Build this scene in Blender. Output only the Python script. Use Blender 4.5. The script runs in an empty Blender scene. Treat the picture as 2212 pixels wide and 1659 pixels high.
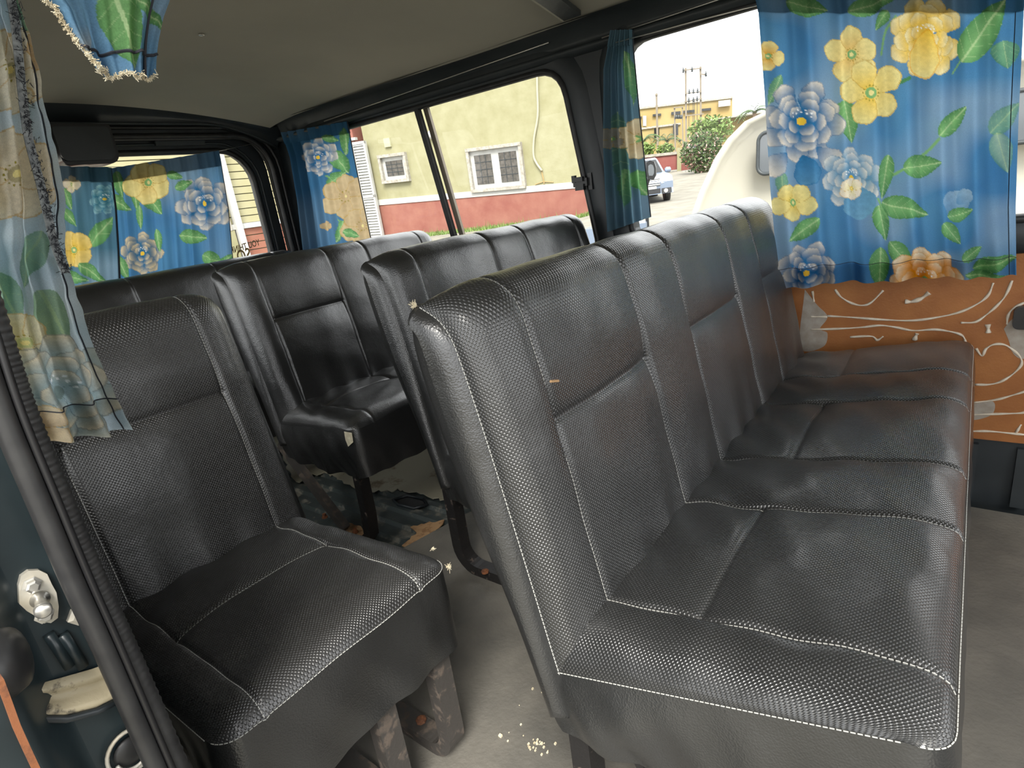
import bpy, bmesh, math, random
import numpy as np
from mathutils import Vector, Matrix
from mathutils.geometry import tessellate_polygon
random.seed(7)
rng = np.random.default_rng(11)
S = bpy.context.scene
COL = S.collection
# ------------------------------------------------------------------ camera
# X = towards the front of the van, Y = across it, Z = up; van floor z = 0, ground z = GZ
R = np.array([[0.79330686, 0.59445884, -0.13146452],
              [0.08676805, -0.32412157, -0.94202787],
              [-0.60260728, 0.73591025, -0.3087079]])
CH = 0.92
F = 1260.0
PX, PY = 1106.0, 829.5
C = np.array([0.0, 0.0, CH])
cd = bpy.data.cameras.new('camera'); cam = bpy.data.objects.new('camera', cd); COL.objects.link(cam)
cd.sensor_width = 36.0; cd.lens = F / 2212 * 36.0; cd.clip_start = 0.01; cd.clip_end = 600
m = Matrix.Identity(4)
for i in range(3):
    m[i][0] = R[0][i]; m[i][1] = -R[1][i]; m[i][2] = -R[2][i]
    m[i][3] = C[i]
cam.matrix_world = m
S.camera = cam
# ------------------------------------------------------------------ sky (bright overcast), exposure
w = bpy.data.worlds.new('world'); S.world = w; w.use_nodes = True
bg = w.node_tree.nodes['Background']
bg.inputs[0].default_value = (0.97, 0.985, 1.0, 1); bg.inputs[1].default_value = 1.5
sd = bpy.data.lights.new('sun', 'SUN'); sun = bpy.data.objects.new('sun', sd); COL.objects.link(sun)
sd.energy = 3.0; sd.angle = math.radians(25); sd.color = (1.0, 0.96, 0.88)
sun.rotation_euler = Vector((-.40, .54, -.74)).to_track_quat('-Z', 'Y').to_euler()
S.view_settings.view_transform = 'Standard'
S.view_settings.look = 'None'
S.view_settings.exposure = 1.2
S.view_settings.gamma = 1.0
S.view_settings.use_curve_mapping = False
GZ = -0.62

# ------------------------------------------------------------------ pixel -> place
def ray(x, y): return R.T @ np.array([(x - PX) / F, (y - PY) / F, 1.0])
def hit(x, y, p, n):
    d = ray(x, y); n = np.array(n, float); p = np.array(p, float)
    return C + d * (((p - C) @ n) / (d @ n))
def onX(x, y, X): return hit(x, y, (X, 0, 0), (1, 0, 0))
def onY(x, y, Y): return hit(x, y, (0, Y, 0), (0, 1, 0))
def onZ(x, y, Z): return hit(x, y, (0, 0, Z), (0, 0, 1))

# ------------------------------------------------------------------ material helpers
def newmat(name):
    M = bpy.data.materials.new(name); M.use_nodes = True
    nt = M.node_tree; b = nt.nodes['Principled BSDF']
    return M, nt, b
def N(nt, t, **kw):
    n = nt.nodes.new(t)
    for k, v in kw.items():
        if hasattr(n, k): setattr(n, k, v)
        else: n.inputs[k.replace('_', ' ')].default_value = v
    return n
def ramp(nt, fac, stops):
    r = nt.nodes.new('ShaderNodeValToRGB')
    el = r.color_ramp.elements
    while len(el) < len(stops): el.new(0.5)
    for e, (p, c) in zip(el, stops):
        e.position = p; e.color = (*c, 1) if len(c) == 3 else c
    nt.links.new(fac, r.inputs[0]); return r
def noise(nt, scale, detail=4, rough=.55, coord='Object', dist=0):
    tc = nt.nodes.new('ShaderNodeTexCoord')
    n = nt.nodes.new('ShaderNodeTexNoise'); n.inputs['Scale'].default_value = scale
    n.inputs['Detail'].default_value = detail; n.inputs['Roughness'].default_value = rough
    n.inputs['Distortion'].default_value = dist
    nt.links.new(tc.outputs[coord], n.inputs['Vector']); return n
def bump(nt, b, height, dist, strength=1.0, prev=None):
    bp = nt.nodes.new('ShaderNodeBump'); bp.inputs['Distance'].default_value = dist
    bp.inputs['Strength'].default_value = strength
    nt.links.new(height, bp.inputs['Height'])
    if prev: nt.links.new(prev.outputs[0], bp.inputs['Normal'])
    nt.links.new(bp.outputs[0], b.inputs['Normal']); return bp
def simple(name, col, rough=.6, metal=0, var=None, nscale=8, bumpd=0, bscale=60, spec=.5, coord='Object'):
    M, nt, b = newmat(name)
    b.inputs['Roughness'].default_value = rough; b.inputs['Metallic'].default_value = metal
    b.inputs['Specular IOR Level'].default_value = spec
    if var:
        n = noise(nt, nscale, 5, coord=coord); r = ramp(nt, n.outputs[0], [(.32, col), (.68, var)])
        nt.links.new(r.outputs[0], b.inputs['Base Color'])
    else: b.inputs['Base Color'].default_value = (*col, 1)
    if bumpd:
        n = noise(nt, bscale, 4, coord=coord); bump(nt, b, n.outputs[0], bumpd)
    return M
def math_node(nt, op, a, b2=None):
    n = nt.nodes.new('ShaderNodeMath'); n.operation = op
    for i, v in enumerate((a, b2)):
        if v is None: continue
        if isinstance(v, (int, float)): n.inputs[i].default_value = v
        else: nt.links.new(v, n.inputs[i])
    return n.outputs[0]
def vinyl(name, perf, col=(.012, .0123, .0122), rough=.40, pitch=.0054, dust=.0):
    M, nt, b = newmat(name)
    b.inputs['Roughness'].default_value = rough; b.inputs['Coat Weight'].default_value = .7; b.inputs['Coat Roughness'].default_value = .25; b.inputs['Coat IOR'].default_value = 1.7
    n0 = noise(nt, 5, 4)
    r0 = ramp(nt, n0.outputs[0], [(.3, col), (.75, tuple(c * 1.7 + dust for c in col))])
    nt.links.new(r0.outputs[0], b.inputs['Base Color'])
    rr = ramp(nt, n0.outputs[0], [(.3, (rough - .05,) * 3), (.7, (rough + .09,) * 3)])
    nt.links.new(rr.outputs[0], b.inputs['Roughness'])
    if perf:
        uv = nt.nodes.new('ShaderNodeUVMap'); sp = nt.nodes.new('ShaderNodeSeparateXYZ')
        nt.links.new(uv.outputs[0], sp.inputs[0])
        cu = math_node(nt, 'COSINE', math_node(nt, 'MULTIPLY', sp.outputs[0], 2 * math.pi / pitch))
        cv = math_node(nt, 'COSINE', math_node(nt, 'MULTIPLY', sp.outputs[1], 2 * math.pi / pitch))
        hgt = math_node(nt, 'MULTIPLY', cu, cv)
        hgt = math_node(nt, 'MAXIMUM', hgt, -.1)
        p1 = bump(nt, b, hgt, .0007, .85)
        # paler pebble tops: sky glints on the bumps painted into the colour
        mx = nt.nodes.new('ShaderNodeMix'); mx.data_type = 'RGBA'
        nt.links.new(math_node(nt, 'MULTIPLY', math_node(nt, 'MAXIMUM', math_node(nt, 'SUBTRACT', hgt, .35), 0.0), 1.2), mx.inputs[0])
        nt.links.new(r0.outputs[0], mx.inputs[6]); mx.inputs[7].default_value = (.085, .085, .087, 1)
        nt.links.new(mx.outputs[2], b.inputs['Base Color'])
    else:
        v = nt.nodes.new('ShaderNodeTexVoronoi'); v.inputs['Scale'].default_value = 420
        tc = nt.nodes.new('ShaderNodeTexCoord'); nt.links.new(tc.outputs['Object'], v.inputs['Vector'])
        p1 = bump(nt, b, v.outputs['Distance'], .0006, .45)
    n1 = noise(nt, 14, 3)
    p2 = bump(nt, b, n1.outputs[0], .006, .28, p1); nt.links.new(p2.outputs[0], b.inputs['Coat Normal'])
    return M
M_PERF = vinyl('perforated_black_vinyl', True)
M_PERF2 = vinyl('perforated_black_vinyl_dusty', True, col=(.013, .0125, .012), rough=.46, dust=.003)
M_VIN = vinyl('smooth_black_vinyl', False)
M_VINOLD = vinyl('worn_black_vinyl', False, col=(.012, .012, .012), rough=.34)
M_THREAD = simple('pale_thread', (.48, .48, .45), .8)
M_DTHREAD = simple('dark_thread', (.02, .022, .03), .8)
M_FOAM = simple('torn_foam', (.72, .66, .5), .9, var=(.5, .42, .28), nscale=90)
M_PAINT = simple('dark_teal_paint', (.009, .0145, .017), .34, var=(.024, .037, .042), nscale=6, bumpd=.002, bscale=9)
M_DARK = simple('black_interior_metal', (.014, .018, .0205), .42, var=(.028, .034, .038), nscale=5, bumpd=.002, bscale=10)
M_RUB = simple('black_rubber', (.014, .014, .015), .42, var=(.03, .03, .03), nscale=30)
M_PLAST = simple('black_plastic', (.01, .01, .011), .35)
M_HEAD = simple('olive_grey_headliner', (.33, .315, .262), .9, var=(.38, .36, .295), nscale=2.2, bumpd=.0006, bscale=500)
M_RAIL = simple('grey_blue_trim_vinyl', (.022, .028, .031), .5, var=(.035, .042, .045), nscale=7, bumpd=.002, bscale=20)
M_CHROME = simple('worn_zinc', (.62, .60, .55), .35, .9, var=(.75, .73, .68), nscale=25)
M_STEELP = simple('cream_zinc_plate', (.62, .60, .54), .5, .25, var=(.45, .40, .30), nscale=30)
M_WHITE = simple('white_paint', (.42, .42, .40), .5, var=(.36, .355, .335), nscale=3)
M_WHITEB = simple('aged_white_render', (.36, .34, .305), .8, var=(.22, .20, .16), nscale=7)
def rusty(name, base, rust, cut=.55, rough=.5, scale=28):
    M, nt, b = newmat(name)
    n = noise(nt, scale, 7, .65); r = ramp(nt, n.outputs[0], [(cut - .04, base), (cut + .05, rust)])
    nt.links.new(r.outputs[0], b.inputs['Base Color'])
    r2 = ramp(nt, n.outputs[0], [(cut - .04, (rough,) * 3), (cut + .05, (.85,) * 3)])
    nt.links.new(r2.outputs[0], b.inputs['Roughness'])
    bump(nt, b, n.outputs[0], .0015)
    return M
M_LEG = rusty('black_paint_with_rust', (.012, .011, .011), (.10, .075, .06), .63, scale=45)
M_LEGR = rusty('rusted_grey_steel', (.05, .045, .041), (.10, .078, .062), .56, scale=38)
M_RUST = rusty('orange_rust', (.20, .07, .025), (.10, .04, .02), .5, .8)
M_MAT = simple('grey_rubber_mat', (.085, .081, .072), .62, var=(.15, .14, .12), nscale=7, bumpd=.0012, bscale=110)
M_RIB = rusty('scuffed_green_black_metal', (.05, .062, .062), (.17, .165, .14), .58, .32, 16)
M_SHEET = rusty('worn_beige_vinyl_sheet', (.33, .31, .235), (.16, .125, .08), .62, .6, 9)
M_PLY = rusty('torn_plywood', (.36, .22, .11), (.24, .13, .06), .55, .85, 30)
M_BOARD = simple('brown_hardboard', (.40, .155, .04), .6, var=(.27, .09, .02), nscale=8, bumpd=.0008, bscale=180)
M_GLUE = simple('dried_white_glue', (.74, .66, .54), .55, var=(.6, .5, .38), nscale=60)
M_PAPER = simple('torn_grey_paper', (.40, .36, .31), .9, var=(.30, .25, .2), nscale=40)
M_DIRT = rusty('beige_sill_with_grime', (.42, .36, .24), (.06, .055, .045), .56, .5, 40)
def glassmat(name, tint=(.97, .98, .97), refl=.06):
    M = bpy.data.materials.new(name); M.use_nodes = True; nt = M.node_tree; nt.nodes.clear()
    o = nt.nodes.new('ShaderNodeOutputMaterial'); mx = nt.nodes.new('ShaderNodeMixShader')
    t = nt.nodes.new('ShaderNodeBsdfTransparent'); t.inputs[0].default_value = (*tint, 1)
    g = nt.nodes.new('ShaderNodeBsdfGlossy'); g.inputs['Roughness'].default_value = .02
    fr = nt.nodes.new('ShaderNodeFresnel'); fr.inputs[0].default_value = 1.3
    nt.links.new(fr.outputs[0], mx.inputs[0]); nt.links.new(t.outputs[0], mx.inputs[1]); nt.links.new(g.outputs[0], mx.inputs[2])
    nt.links.new(mx.outputs[0], o.inputs[0]); return M
M_GLASS = glassmat('clear_car_glass')
M_DGLASS = simple('dark_window_glass', (.012, .013, .014), .08)
M_GGLASS = simple('grey_vehicle_glass', (.10, .11, .12), .12)
def clothmat(name, trans=.5, mul=1.0):
    M = bpy.data.materials.new(name); M.use_nodes = True; nt = M.node_tree; nt.nodes.clear()
    o = nt.nodes.new('ShaderNodeOutputMaterial'); mx = nt.nodes.new('ShaderNodeMixShader'); mx.inputs[0].default_value = trans
    d = nt.nodes.new('ShaderNodeBsdfDiffuse'); t = nt.nodes.new('ShaderNodeBsdfTranslucent')
    a = nt.nodes.new('ShaderNodeVertexColor'); a.layer_name = 'print'
    wv = noise(nt, 900, 2, coord='Object'); mr = ramp(nt, wv.outputs[0], [(.3, (.82 * mul,) * 3), (.7, (1.0 * mul,) * 3)])
    mm = nt.nodes.new('ShaderNodeMix'); mm.data_type = 'RGBA'; mm.blend_type = 'MULTIPLY'; mm.inputs[0].default_value = 1
    nt.links.new(a.outputs[0], mm.inputs[6]); nt.links.new(mr.outputs[0], mm.inputs[7])
    nt.links.new(mm.outputs[2], d.inputs[0]); nt.links.new(mm.outputs[2], t.inputs[0])
    nt.links.new(d.outputs[0], mx.inputs[1]); nt.links.new(t.outputs[0], mx.inputs[2]); nt.links.new(mx.outputs[0], o.inputs[0])
    return M
M_CLOTH = clothmat('printed_cotton', .55)
M_CLOTH2 = clothmat('printed_cotton_double', .03)

# ------------------------------------------------------------------ object helpers
def tag(o, label=None, cat=None, group=None, kind=None):
    if label: o['label'] = label
    if cat: o['category'] = cat
    if group: o['group'] = group
    if kind: o['kind'] = kind
    return o
def empty(name, loc, label=None, cat=None, group=None, kind=None):
    o = bpy.data.objects.new(name, None); COL.objects.link(o); o.location = loc; o.empty_display_size = .05
    return tag(o, label, cat, group, kind)
def obj(name, verts, faces, mats, parent=None, smooth=False, uv=None, fm=None, colors=None):
    """verts in world space; a parent Empty only carries a location"""
    off = Vector((0, 0, 0))
    p = parent
    while p is not None: off += p.location; p = p.parent
    V = np.asarray(verts, float) - np.array(off)
    me = bpy.data.meshes.new(name); me.from_pydata([tuple(v) for v in V], [], [tuple(int(i) for i in f) for f in faces])
    if not isinstance(mats, (list, tuple)): mats = [mats]
    for mt in mats: me.materials.append(mt)
    if smooth: me.polygons.foreach_set('use_smooth', [True] * len(me.polygons))
    if fm is not None: me.polygons.foreach_set('material_index', np.asarray(fm, np.int32))
    if uv is not None:
        l = me.uv_layers.new(name='UVMap'); li = np.zeros(len(me.loops), np.int32); me.loops.foreach_get('vertex_index', li)
        l.data.foreach_set('uv', np.asarray(uv, float)[li].ravel())
    if colors is not None:
        a = me.color_attributes.new('print', 'FLOAT_COLOR', 'POINT')
        cc = np.ones((len(V), 4)); cc[:, :3] = colors; a.data.foreach_set('color', cc.ravel())
    me.validate(); me.update()
    o = bpy.data.objects.new(name, me); COL.objects.link(o)
    if parent is not None: o.parent = parent
    return o
class MB:
    def __init__(s): s.v = []; s.f = []
    def add(s, v, f):
        k = len(s.v); s.v += [tuple(p) for p in v]; s.f += [tuple(i + k for i in q) for q in f]; return s
    def box(s, c, d, ax=None):
        c = np.array(c, float); h = np.array(d, float) / 2
        ax = np.eye(3) if ax is None else np.array(ax, float)
        v = [c + ax[0] * h[0] * i + ax[1] * h[1] * j + ax[2] * h[2] * k for k in (-1, 1) for j in (-1, 1) for i in (-1, 1)]
        return s.add(v, [(0, 2, 3, 1), (4, 5, 7, 6), (0, 1, 5, 4), (2, 6, 7, 3), (0, 4, 6, 2), (1, 3, 7, 5)])
    def tube(s, pts, r, n=8, closed=False, cap=True):
        pts = [np.array(p, float) for p in pts]; K = len(pts); rr = r if hasattr(r, '__len__') else [r] * K
        base = len(s.v); prev = None
        for i in range(K):
            a = pts[(i - 1) % K] if (closed or i) else pts[0]; b = pts[(i + 1) % K] if (closed or i < K - 1) else pts[-1]
            t = b - a; t = t / (np.linalg.norm(t) + 1e-12)
            if prev is None:
                u = np.cross(t, (0, 0, 1.0)); 
                if np.linalg.norm(u) < .1: u = np.cross(t, (1.0, 0, 0))
            else: u = prev - t * (prev @ t)
            u = u / (np.linalg.norm(u) + 1e-12); v = np.cross(t, u); prev = u
            for k in range(n):
                an = 2 * math.pi * (k + .5) / n
                s.v.append(tuple(pts[i] + rr[i] * (u * math.cos(an) + v * math.sin(an))))
        for i in range(K if closed else K - 1):
            for k in range(n):
                a = base + i * n + k; b = base + i * n + (k + 1) % n
                c = base + ((i + 1) % K) * n + (k + 1) % n; d = base + ((i + 1) % K) * n + k
                s.f.append((a, b, c, d))
        if cap and not closed:
            s.f.append(tuple(base + k for k in range(n))[::-1]); s.f.append(tuple(base + (K - 1) * n + k for k in range(n)))
        return s
    def sweep(s, pts, wv, a, b):
        """rectangular bar along pts; width a along fixed vector wv, thickness b across it"""
        pts = [np.array(p, float) for p in pts]; K = len(pts); wv = np.array(wv, float); wv /= np.linalg.norm(wv); base = len(s.v)
        for i in range(K):
            t = pts[min(i + 1, K - 1)] - pts[max(i - 1, 0)]; t /= np.linalg.norm(t); nrm = np.cross(t, wv); nrm /= np.linalg.norm(nrm)
            for q, e in ((-1, -1), (1, -1), (1, 1), (-1, 1)): s.v.append(tuple(pts[i] + wv * a / 2 * q + nrm * b / 2 * e))
        for i in range(K - 1):
            for k in range(4):
                s.f.append((base + i * 4 + k, base + i * 4 + (k + 1) % 4, base + (i + 1) * 4 + (k + 1) % 4, base + (i + 1) * 4 + k))
        s.f.append((base + 3, base + 2, base + 1, base)); e = base + (K - 1) * 4; s.f.append((e, e + 1, e + 2, e + 3)); return s
    def lathe(s, c, axis, prof, n=20):
        c = np.array(c, float); ax = np.array(axis, float); ax /= np.linalg.norm(ax)
        u = np.cross(ax, (0, 0, 1.0)); 
        if np.linalg.norm(u) < .1: u = np.cross(ax, (1.0, 0, 0))
        u /= np.linalg.norm(u); v = np.cross(ax, u); base = len(s.v)
        for (r, hh) in prof:
            for k in range(n):
                an = 2 * math.pi * k / n; s.v.append(tuple(c + ax * hh + r * (u * math.cos(an) + v * math.sin(an))))
        for i in range(len(prof) - 1):
            for k in range(n): s.f.append((base + i * n + k, base + i * n + (k + 1) % n, base + (i + 1) * n + (k + 1) % n, base + (i + 1) * n + k))
        s.f.append(tuple(base + k for k in range(n))[::-1]); s.f.append(tuple(base + (len(prof) - 1) * n + k for k in range(n))); return s
    def build(s, name, mat, parent=None, smooth=False, **kw): return obj(name, s.v, s.f, mat, parent, smooth, **kw)
def rrect(a0, b0, a1, b1, r, n=7):
    """rounded rectangle loop, r = radius or four radii (bl, br, tr, tl)"""
    rs = r if hasattr(r, '__len__') else [r] * 4; out = []
    for (cx, cy, st, q) in ((a0, b0, 180, 0), (a1, b0, 270, 1), (a1, b1, 0, 2), (a0, b1, 90, 3)):
        rr = rs[q]; ox = cx + (rr if q in (0, 3) else -rr); oy = cy + (rr if q in (0, 1) else -rr)
        for k in range(n):
            an = math.radians(st + 90 * k / (n - 1)); out.append((ox + rr * math.cos(an), oy + rr * math.sin(an)))
    return out
def plate(name, outer, holes, fn, th, mat, parent=None, **kw):
    """flat panel with holes; loops are 2-D (a,b); fn(a,b,d) -> world point, d = depth 0..th"""
    loops = [outer] + holes
    tris = tessellate_polygon([[Vector((a, b, 0)) for a, b in L] for L in loops])
    flat = [p for L in loops for p in L]; n = len(flat)
    V = [fn(a, b, 0) for a, b in flat] + [fn(a, b, th) for a, b in flat]
    Fc = [tuple(t) for t in tris] + [tuple(i + n for i in t)[::-1] for t in tris]
    k = 0
    for L in loops:
        for i in range(len(L)):
            j = (i + 1) % len(L); Fc.append((k + i, k + j, k + j + n, k + i + n))
        k += len(L)
    o = obj(name, V, Fc, mat, parent, **kw)
    bm = bmesh.new(); bm.from_mesh(o.data); bmesh.ops.recalc_face_normals(bm, faces=bm.faces); bm.to_mesh(o.data); bm.free()
    return o
def catmull(pts, n):
    P = np.array(pts, float); P = np.vstack([2 * P[0] - P[1], P, 2 * P[-1] - P[-2]]); out = []
    seg = len(P) - 3
    for i in range(n):
        u = i / (n - 1) * seg; k = min(int(u), seg - 1); t = u - k; p0, p1, p2, p3 = P[k:k + 4]
        out.append(.5 * ((2 * p1) + (p2 - p0) * t + (2 * p0 - 5 * p1 + 4 * p2 - p3) * t * t + (3 * p1 - p0 - 3 * p2 + p3) * t ** 3))
    return np.array(out)
def grid_faces(nr, nc, base=0): return [(base + i * nc + j, base + i * nc + j + 1, base + (i + 1) * nc + j + 1, base + (i + 1) * nc + j) for i in range(nr - 1) for j in range(nc - 1)]
# ================================================================== THE VAN SHELL
WN = np.array([0, 1, .045 / 1.33]); WP = np.array([0, 1.745, 0.0])
def yw(z): return 1.745 - .045 * z / 1.33
def onW(x, y, off=0): return hit(x, y, WP - np.array([0, off, 0]), WN)
XR = -2.62            # tailgate plane
YN = 0.10             # inner face of the door side
# ---- floor: pressed ribs in the rear, flat base everywhere
fl = empty('floor', (0, 0, 0), kind='structure')
MB().box((-.85, .93, -.045), (3.7, 1.66, .05)).build('floor_pan', M_RIB, fl)
for i, y in enumerate(np.arange(.2, 1.68, .062)):
    V = []; 
    for x in (-2.6, -1.1):
        V += [(x, y - .02, -.02), (x, y - .012, -.008), (x, y + .012, -.008), (x, y + .02, -.02)]
    obj('floor_rib', V, [(0, 1, 5, 4), (1, 2, 6, 5), (2, 3, 7, 6), (0, 3, 2, 1), (4, 5, 6, 7)], M_RIB, fl)
# worn sheet still stuck on the ribs further back, ragged front edge
def blob(name, pix, z, mat, parent=None, th=.003, jitter=0, **kw):
    L = []
    for i in range(len(pix)):
        a = np.array(pix[i], float); b = np.array(pix[(i + 1) % len(pix)], float); k = max(2, int(np.linalg.norm(b - a) / 7))
        for j in range(k):
            p = a + (b - a) * j / k + (rng.normal(0, jitter, 2) if j else 0); q = onZ(p[0], p[1], z); L.append((q[0], q[1]))
    return plate(name, L, [], lambda a, b, d: (a, b, z - th + d), th, mat, parent, **kw)
tag(blob('floor_covering', [(640, 1040), (700, 1020), (760, 1050), (800, 1062), (870, 1058), (960, 1078), (1040, 1062), (1120, 1075), (1180, 1010), (900, 860), (560, 900)], -.003, M_SHEET, jitter=3),
    'worn beige vinyl sheet with ragged edge on the rear floor', 'floor sheet')
# mat: covers the front, edge runs diagonally behind the second bench
matp = [onZ(855, 1192, .006), onZ(1065, 1078, .006)]
d = matp[1] - matp[0]; d /= np.linalg.norm(d)
e0 = matp[0] - d * .35; e1 = matp[1] + d * .55
ml = [(e0[0], e0[1]), (e1[0], e1[1]), (e1[0], 1.70), (1.0, 1.70), (1.0, .12), (-.52, .12), (-1.33, .16)]
tag(plate('floor_mat', ml, [], lambda a, b, q: (a, b, -.02 + q), .026, M_MAT), 'worn grey rubber mat covering the front half of the van floor', 'floor mat')
for pix, lb in (([(868, 1178), (900, 1150), (886, 1138), (940, 1128), (960, 1122), (948, 1140), (925, 1160), (890, 1182)], 'small torn plywood scrap at the mat edge behind the bench'),
                ([(740, 1130), (775, 1135), (800, 1160), (812, 1175), (850, 1190), (790, 1190), (745, 1165)], 'torn plywood scrap with bolts below the third bench leg')):
    tag(blob('plywood_scrap', pix, .002, M_PLY, jitter=2), lb, 'plywood')
hp = [onZ(x, y, -.004) for x, y in ((850, 1080), (880, 1070), (915, 1077), (922, 1090), (895, 1098), (860, 1090))]
hb = MB(); hb.tube(hp, .006, 6, closed=True)
ho = hb.build('floor_hatch', M_DARK, None, True); tag(ho, 'small dark recessed floor anchor ring between the benches', 'anchor')
hc = np.mean(hp, 0); obj('hatch_plate', [(p[0], p[1], -.006) for p in hp], [tuple(range(6))], M_PLAST, ho)
# ---- far side wall (van's left side) with two windows
W1 = [( -2.43, .66), (-.955, .66), (-1.035, 1.262), (-2.36, 1.262)]
def round_loop(pts, r, n=6):
    out = []; K = len(pts)
    for i in range(K):
        p = np.array(pts[i], float); a = np.array(pts[i - 1], float) - p; b = np.array(pts[(i + 1) % K], float) - p
        a /= np.linalg.norm(a); b /= np.linalg.norm(b); s0 = p + a * r; s1 = p + b * r
        for k in range(n):
            t = k / (n - 1); q = s0 * (1 - t) ** 2 + p * 2 * t * (1 - t) + s1 * t * t; out.append((q[0], q[1]))
    return out
L1 = round_loop(W1, .085); L2 = round_loop([(-.845, .72), (.62, .72), (.60, 1.275), (-.83, 1.275)], .07)
fnW = lambda a, b, q: (a, yw(b) + q, b)
wl = plate('wall_left', [(-2.66, -.02), (1.0, -.02), (1.0, 1.37), (-2.66, 1.37)], [L1, L2], fnW, .055, M_DARK); tag(wl, kind='structure')
# pressed rails / reveal beads round the side windows
def bead(loop, r, off, name, mat, parent, fn, n=6):
    MB().tube([fn(a, b, off) for a, b in loop], r, n, closed=True).build(name, mat, parent, True)
def grow(loop, g):
    P = np.array(loop); c = P.mean(0); out = []
    K = len(P)
    for i in range(K):
        t = P[(i + 1) % K] - P[i - 1]; t /= np.linalg.norm(t) + 1e-9; out.append((P[i][0] + t[1] * g, P[i][1] - t[0] * g))
    return out
for nm, L in (('window_1', L1), ('window_2', L2)):
    wn = empty(nm, (L[0][0], yw(.62), .62), kind='structure')
    gl = obj('glass_pane', [fnW(a, b, .035) for a, b in L], [tuple(range(len(L)))], M_GLASS, wn)
    bead(L, .011, .0, 'rubber_gasket', M_RUB, wn, fnW)
    bead(grow(L, .045), .007, -.001, 'frame_bead', M_DARK, wn, fnW)
    # deep reveal lip
    G = grow(L, .004); H = grow(L, .05); n = len(L)
    V = [fnW(a, b, -.001) for a, b in G] + [fnW(a, b, -.018) for a, b in H]
    V += [fnW(a, b, .0) for a, b in grow(L, .075)]
    fc = [(i, (i + 1) % n, (i + 1) % n + n, i + n) for i in range(n)] + [(i + n, (i + 1) % n + n, (i + 1) % n + 2 * n, i + 2 * n) for i in range(n)]
    obj('window_frame', V, fc, M_DARK, wn, True)
    if nm == 'window_1':
        a = onW(902, 238); b = onW(978, 500)
        ext = lambda t: a + (b - a) * t
        MB().sweep([ext(-.02), ext(.5), ext(1.6)], (1, 0, 0), .022, .016).build('sliding_mullion', M_RUB, wn)
        ofs = np.array([.026, .02, 0]); 
        MB().sweep([ext(-.02) + ofs, ext(.5) + ofs, ext(1.6) + ofs], (1, 0, 0), .022, .012).build('sash_rail', simple('bronze_sash', (.20, .17, .13), .4, .5), wn)
        lc = onW(1256, 394, .02); ax = np.array([[1, 0, 0], [0, 1, 0], [0, 0, 1]])
        lt = MB(); lt.box(lc, (.05, .02, .024)).box(lc + (-.004, -.012, .010), (.036, .012, .014)).box(lc + (.0, -.010, -.014), (.03, .014, .018)).box(lc + (-.022, -.006, .012), (.012, .012, .022)).box(lc + (.03, .01, 0), (.014, .02, .05))
        lt.build('window_latch', M_PLAST, wn)
# seams and dents on the reveal over window 1: small pressed joints
# ---- cant rail between the wall and the headliner
prof = [(1.615, 1.350), (1.640, 1.352), (1.668, 1.338), (1.685, 1.312), (1.690, 1.300), (1.672, 1.296), (1.668, 1.285), (1.705, 1.275)]
xs = np.linspace(-2.6, 1.0, 30)
V = [(x, y, z) for x in xs for y, z in prof]
tag(obj('trim_1', V, grid_faces(len(xs), len(prof)), M_RAIL, smooth=True), kind='structure')
MB().tube([onY(x, y, 1.664) for x, y in ((700, 262), (870, 203), (1020, 150), (1185, 92))], .0022, 6).build('rail_bead', M_CHROME, bpy.data.objects['trim_1'], True)
# ---- ceiling (headliner)
def ceil_z(y): return 1.350 + .075 * (1 - ((y - .87) / .76) ** 2)
ys = np.linspace(.11, 1.63, 40); xs = np.linspace(-2.52, 1.0, 50)
V = []
for x in xs:
    dr = max(0, -2.25 - x) 
    for y in ys: V.append((x, y, ceil_z(y) - .25 * dr ** 2 + .0025 * math.sin(x * 5 + y * 3)))
nv = len(V); V += [(a, b, c + .02) for a, b, c in V]
fc = grid_faces(len(xs), len(ys)); fc = [f[::-1] for f in fc] + [tuple(i + nv for i in f) for f in fc]
ce = tag(obj('ceiling', V, fc, M_HEAD, smooth=True), kind='structure')
MB().box((-.8, .87, 1.52), (3.7, 1.75, .03)).build('roof_skin', M_PAINT, ce)
# pop rivet in the headliner
rp = onZ(435, 75, 1.4235); rv = MB(); rv.lathe(rp, (0, 0, -1), [(.008, 0), (.007, .002), (.003, .003)], 14)
tag(rv.build('headliner_button', M_CHROME, None, True), 'tiny pale fastener in the grey headliner', 'fastener')
# ceiling joint strip with lamp base at the top edge of the photo
p0 = onZ(1150, -30, 1.366); p1 = onZ(1236, 34, 1.350)
lp = empty('ceiling_strip', tuple(p1), 'dark joint strip crossing the grey headliner above the side window', 'ceiling strip')
MB().sweep([p0 - (0, .35, -.03), p0, p1], (1, 0, 0), .055, .012).build('strip', M_RAIL, lp)
MB().tube([p0 - (.03, .35, -.025), p0 - (.03, 0, .004), p1 - (.03, 0, .004)], .004, 6).build('edge_bead', M_HEAD, lp)
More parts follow.
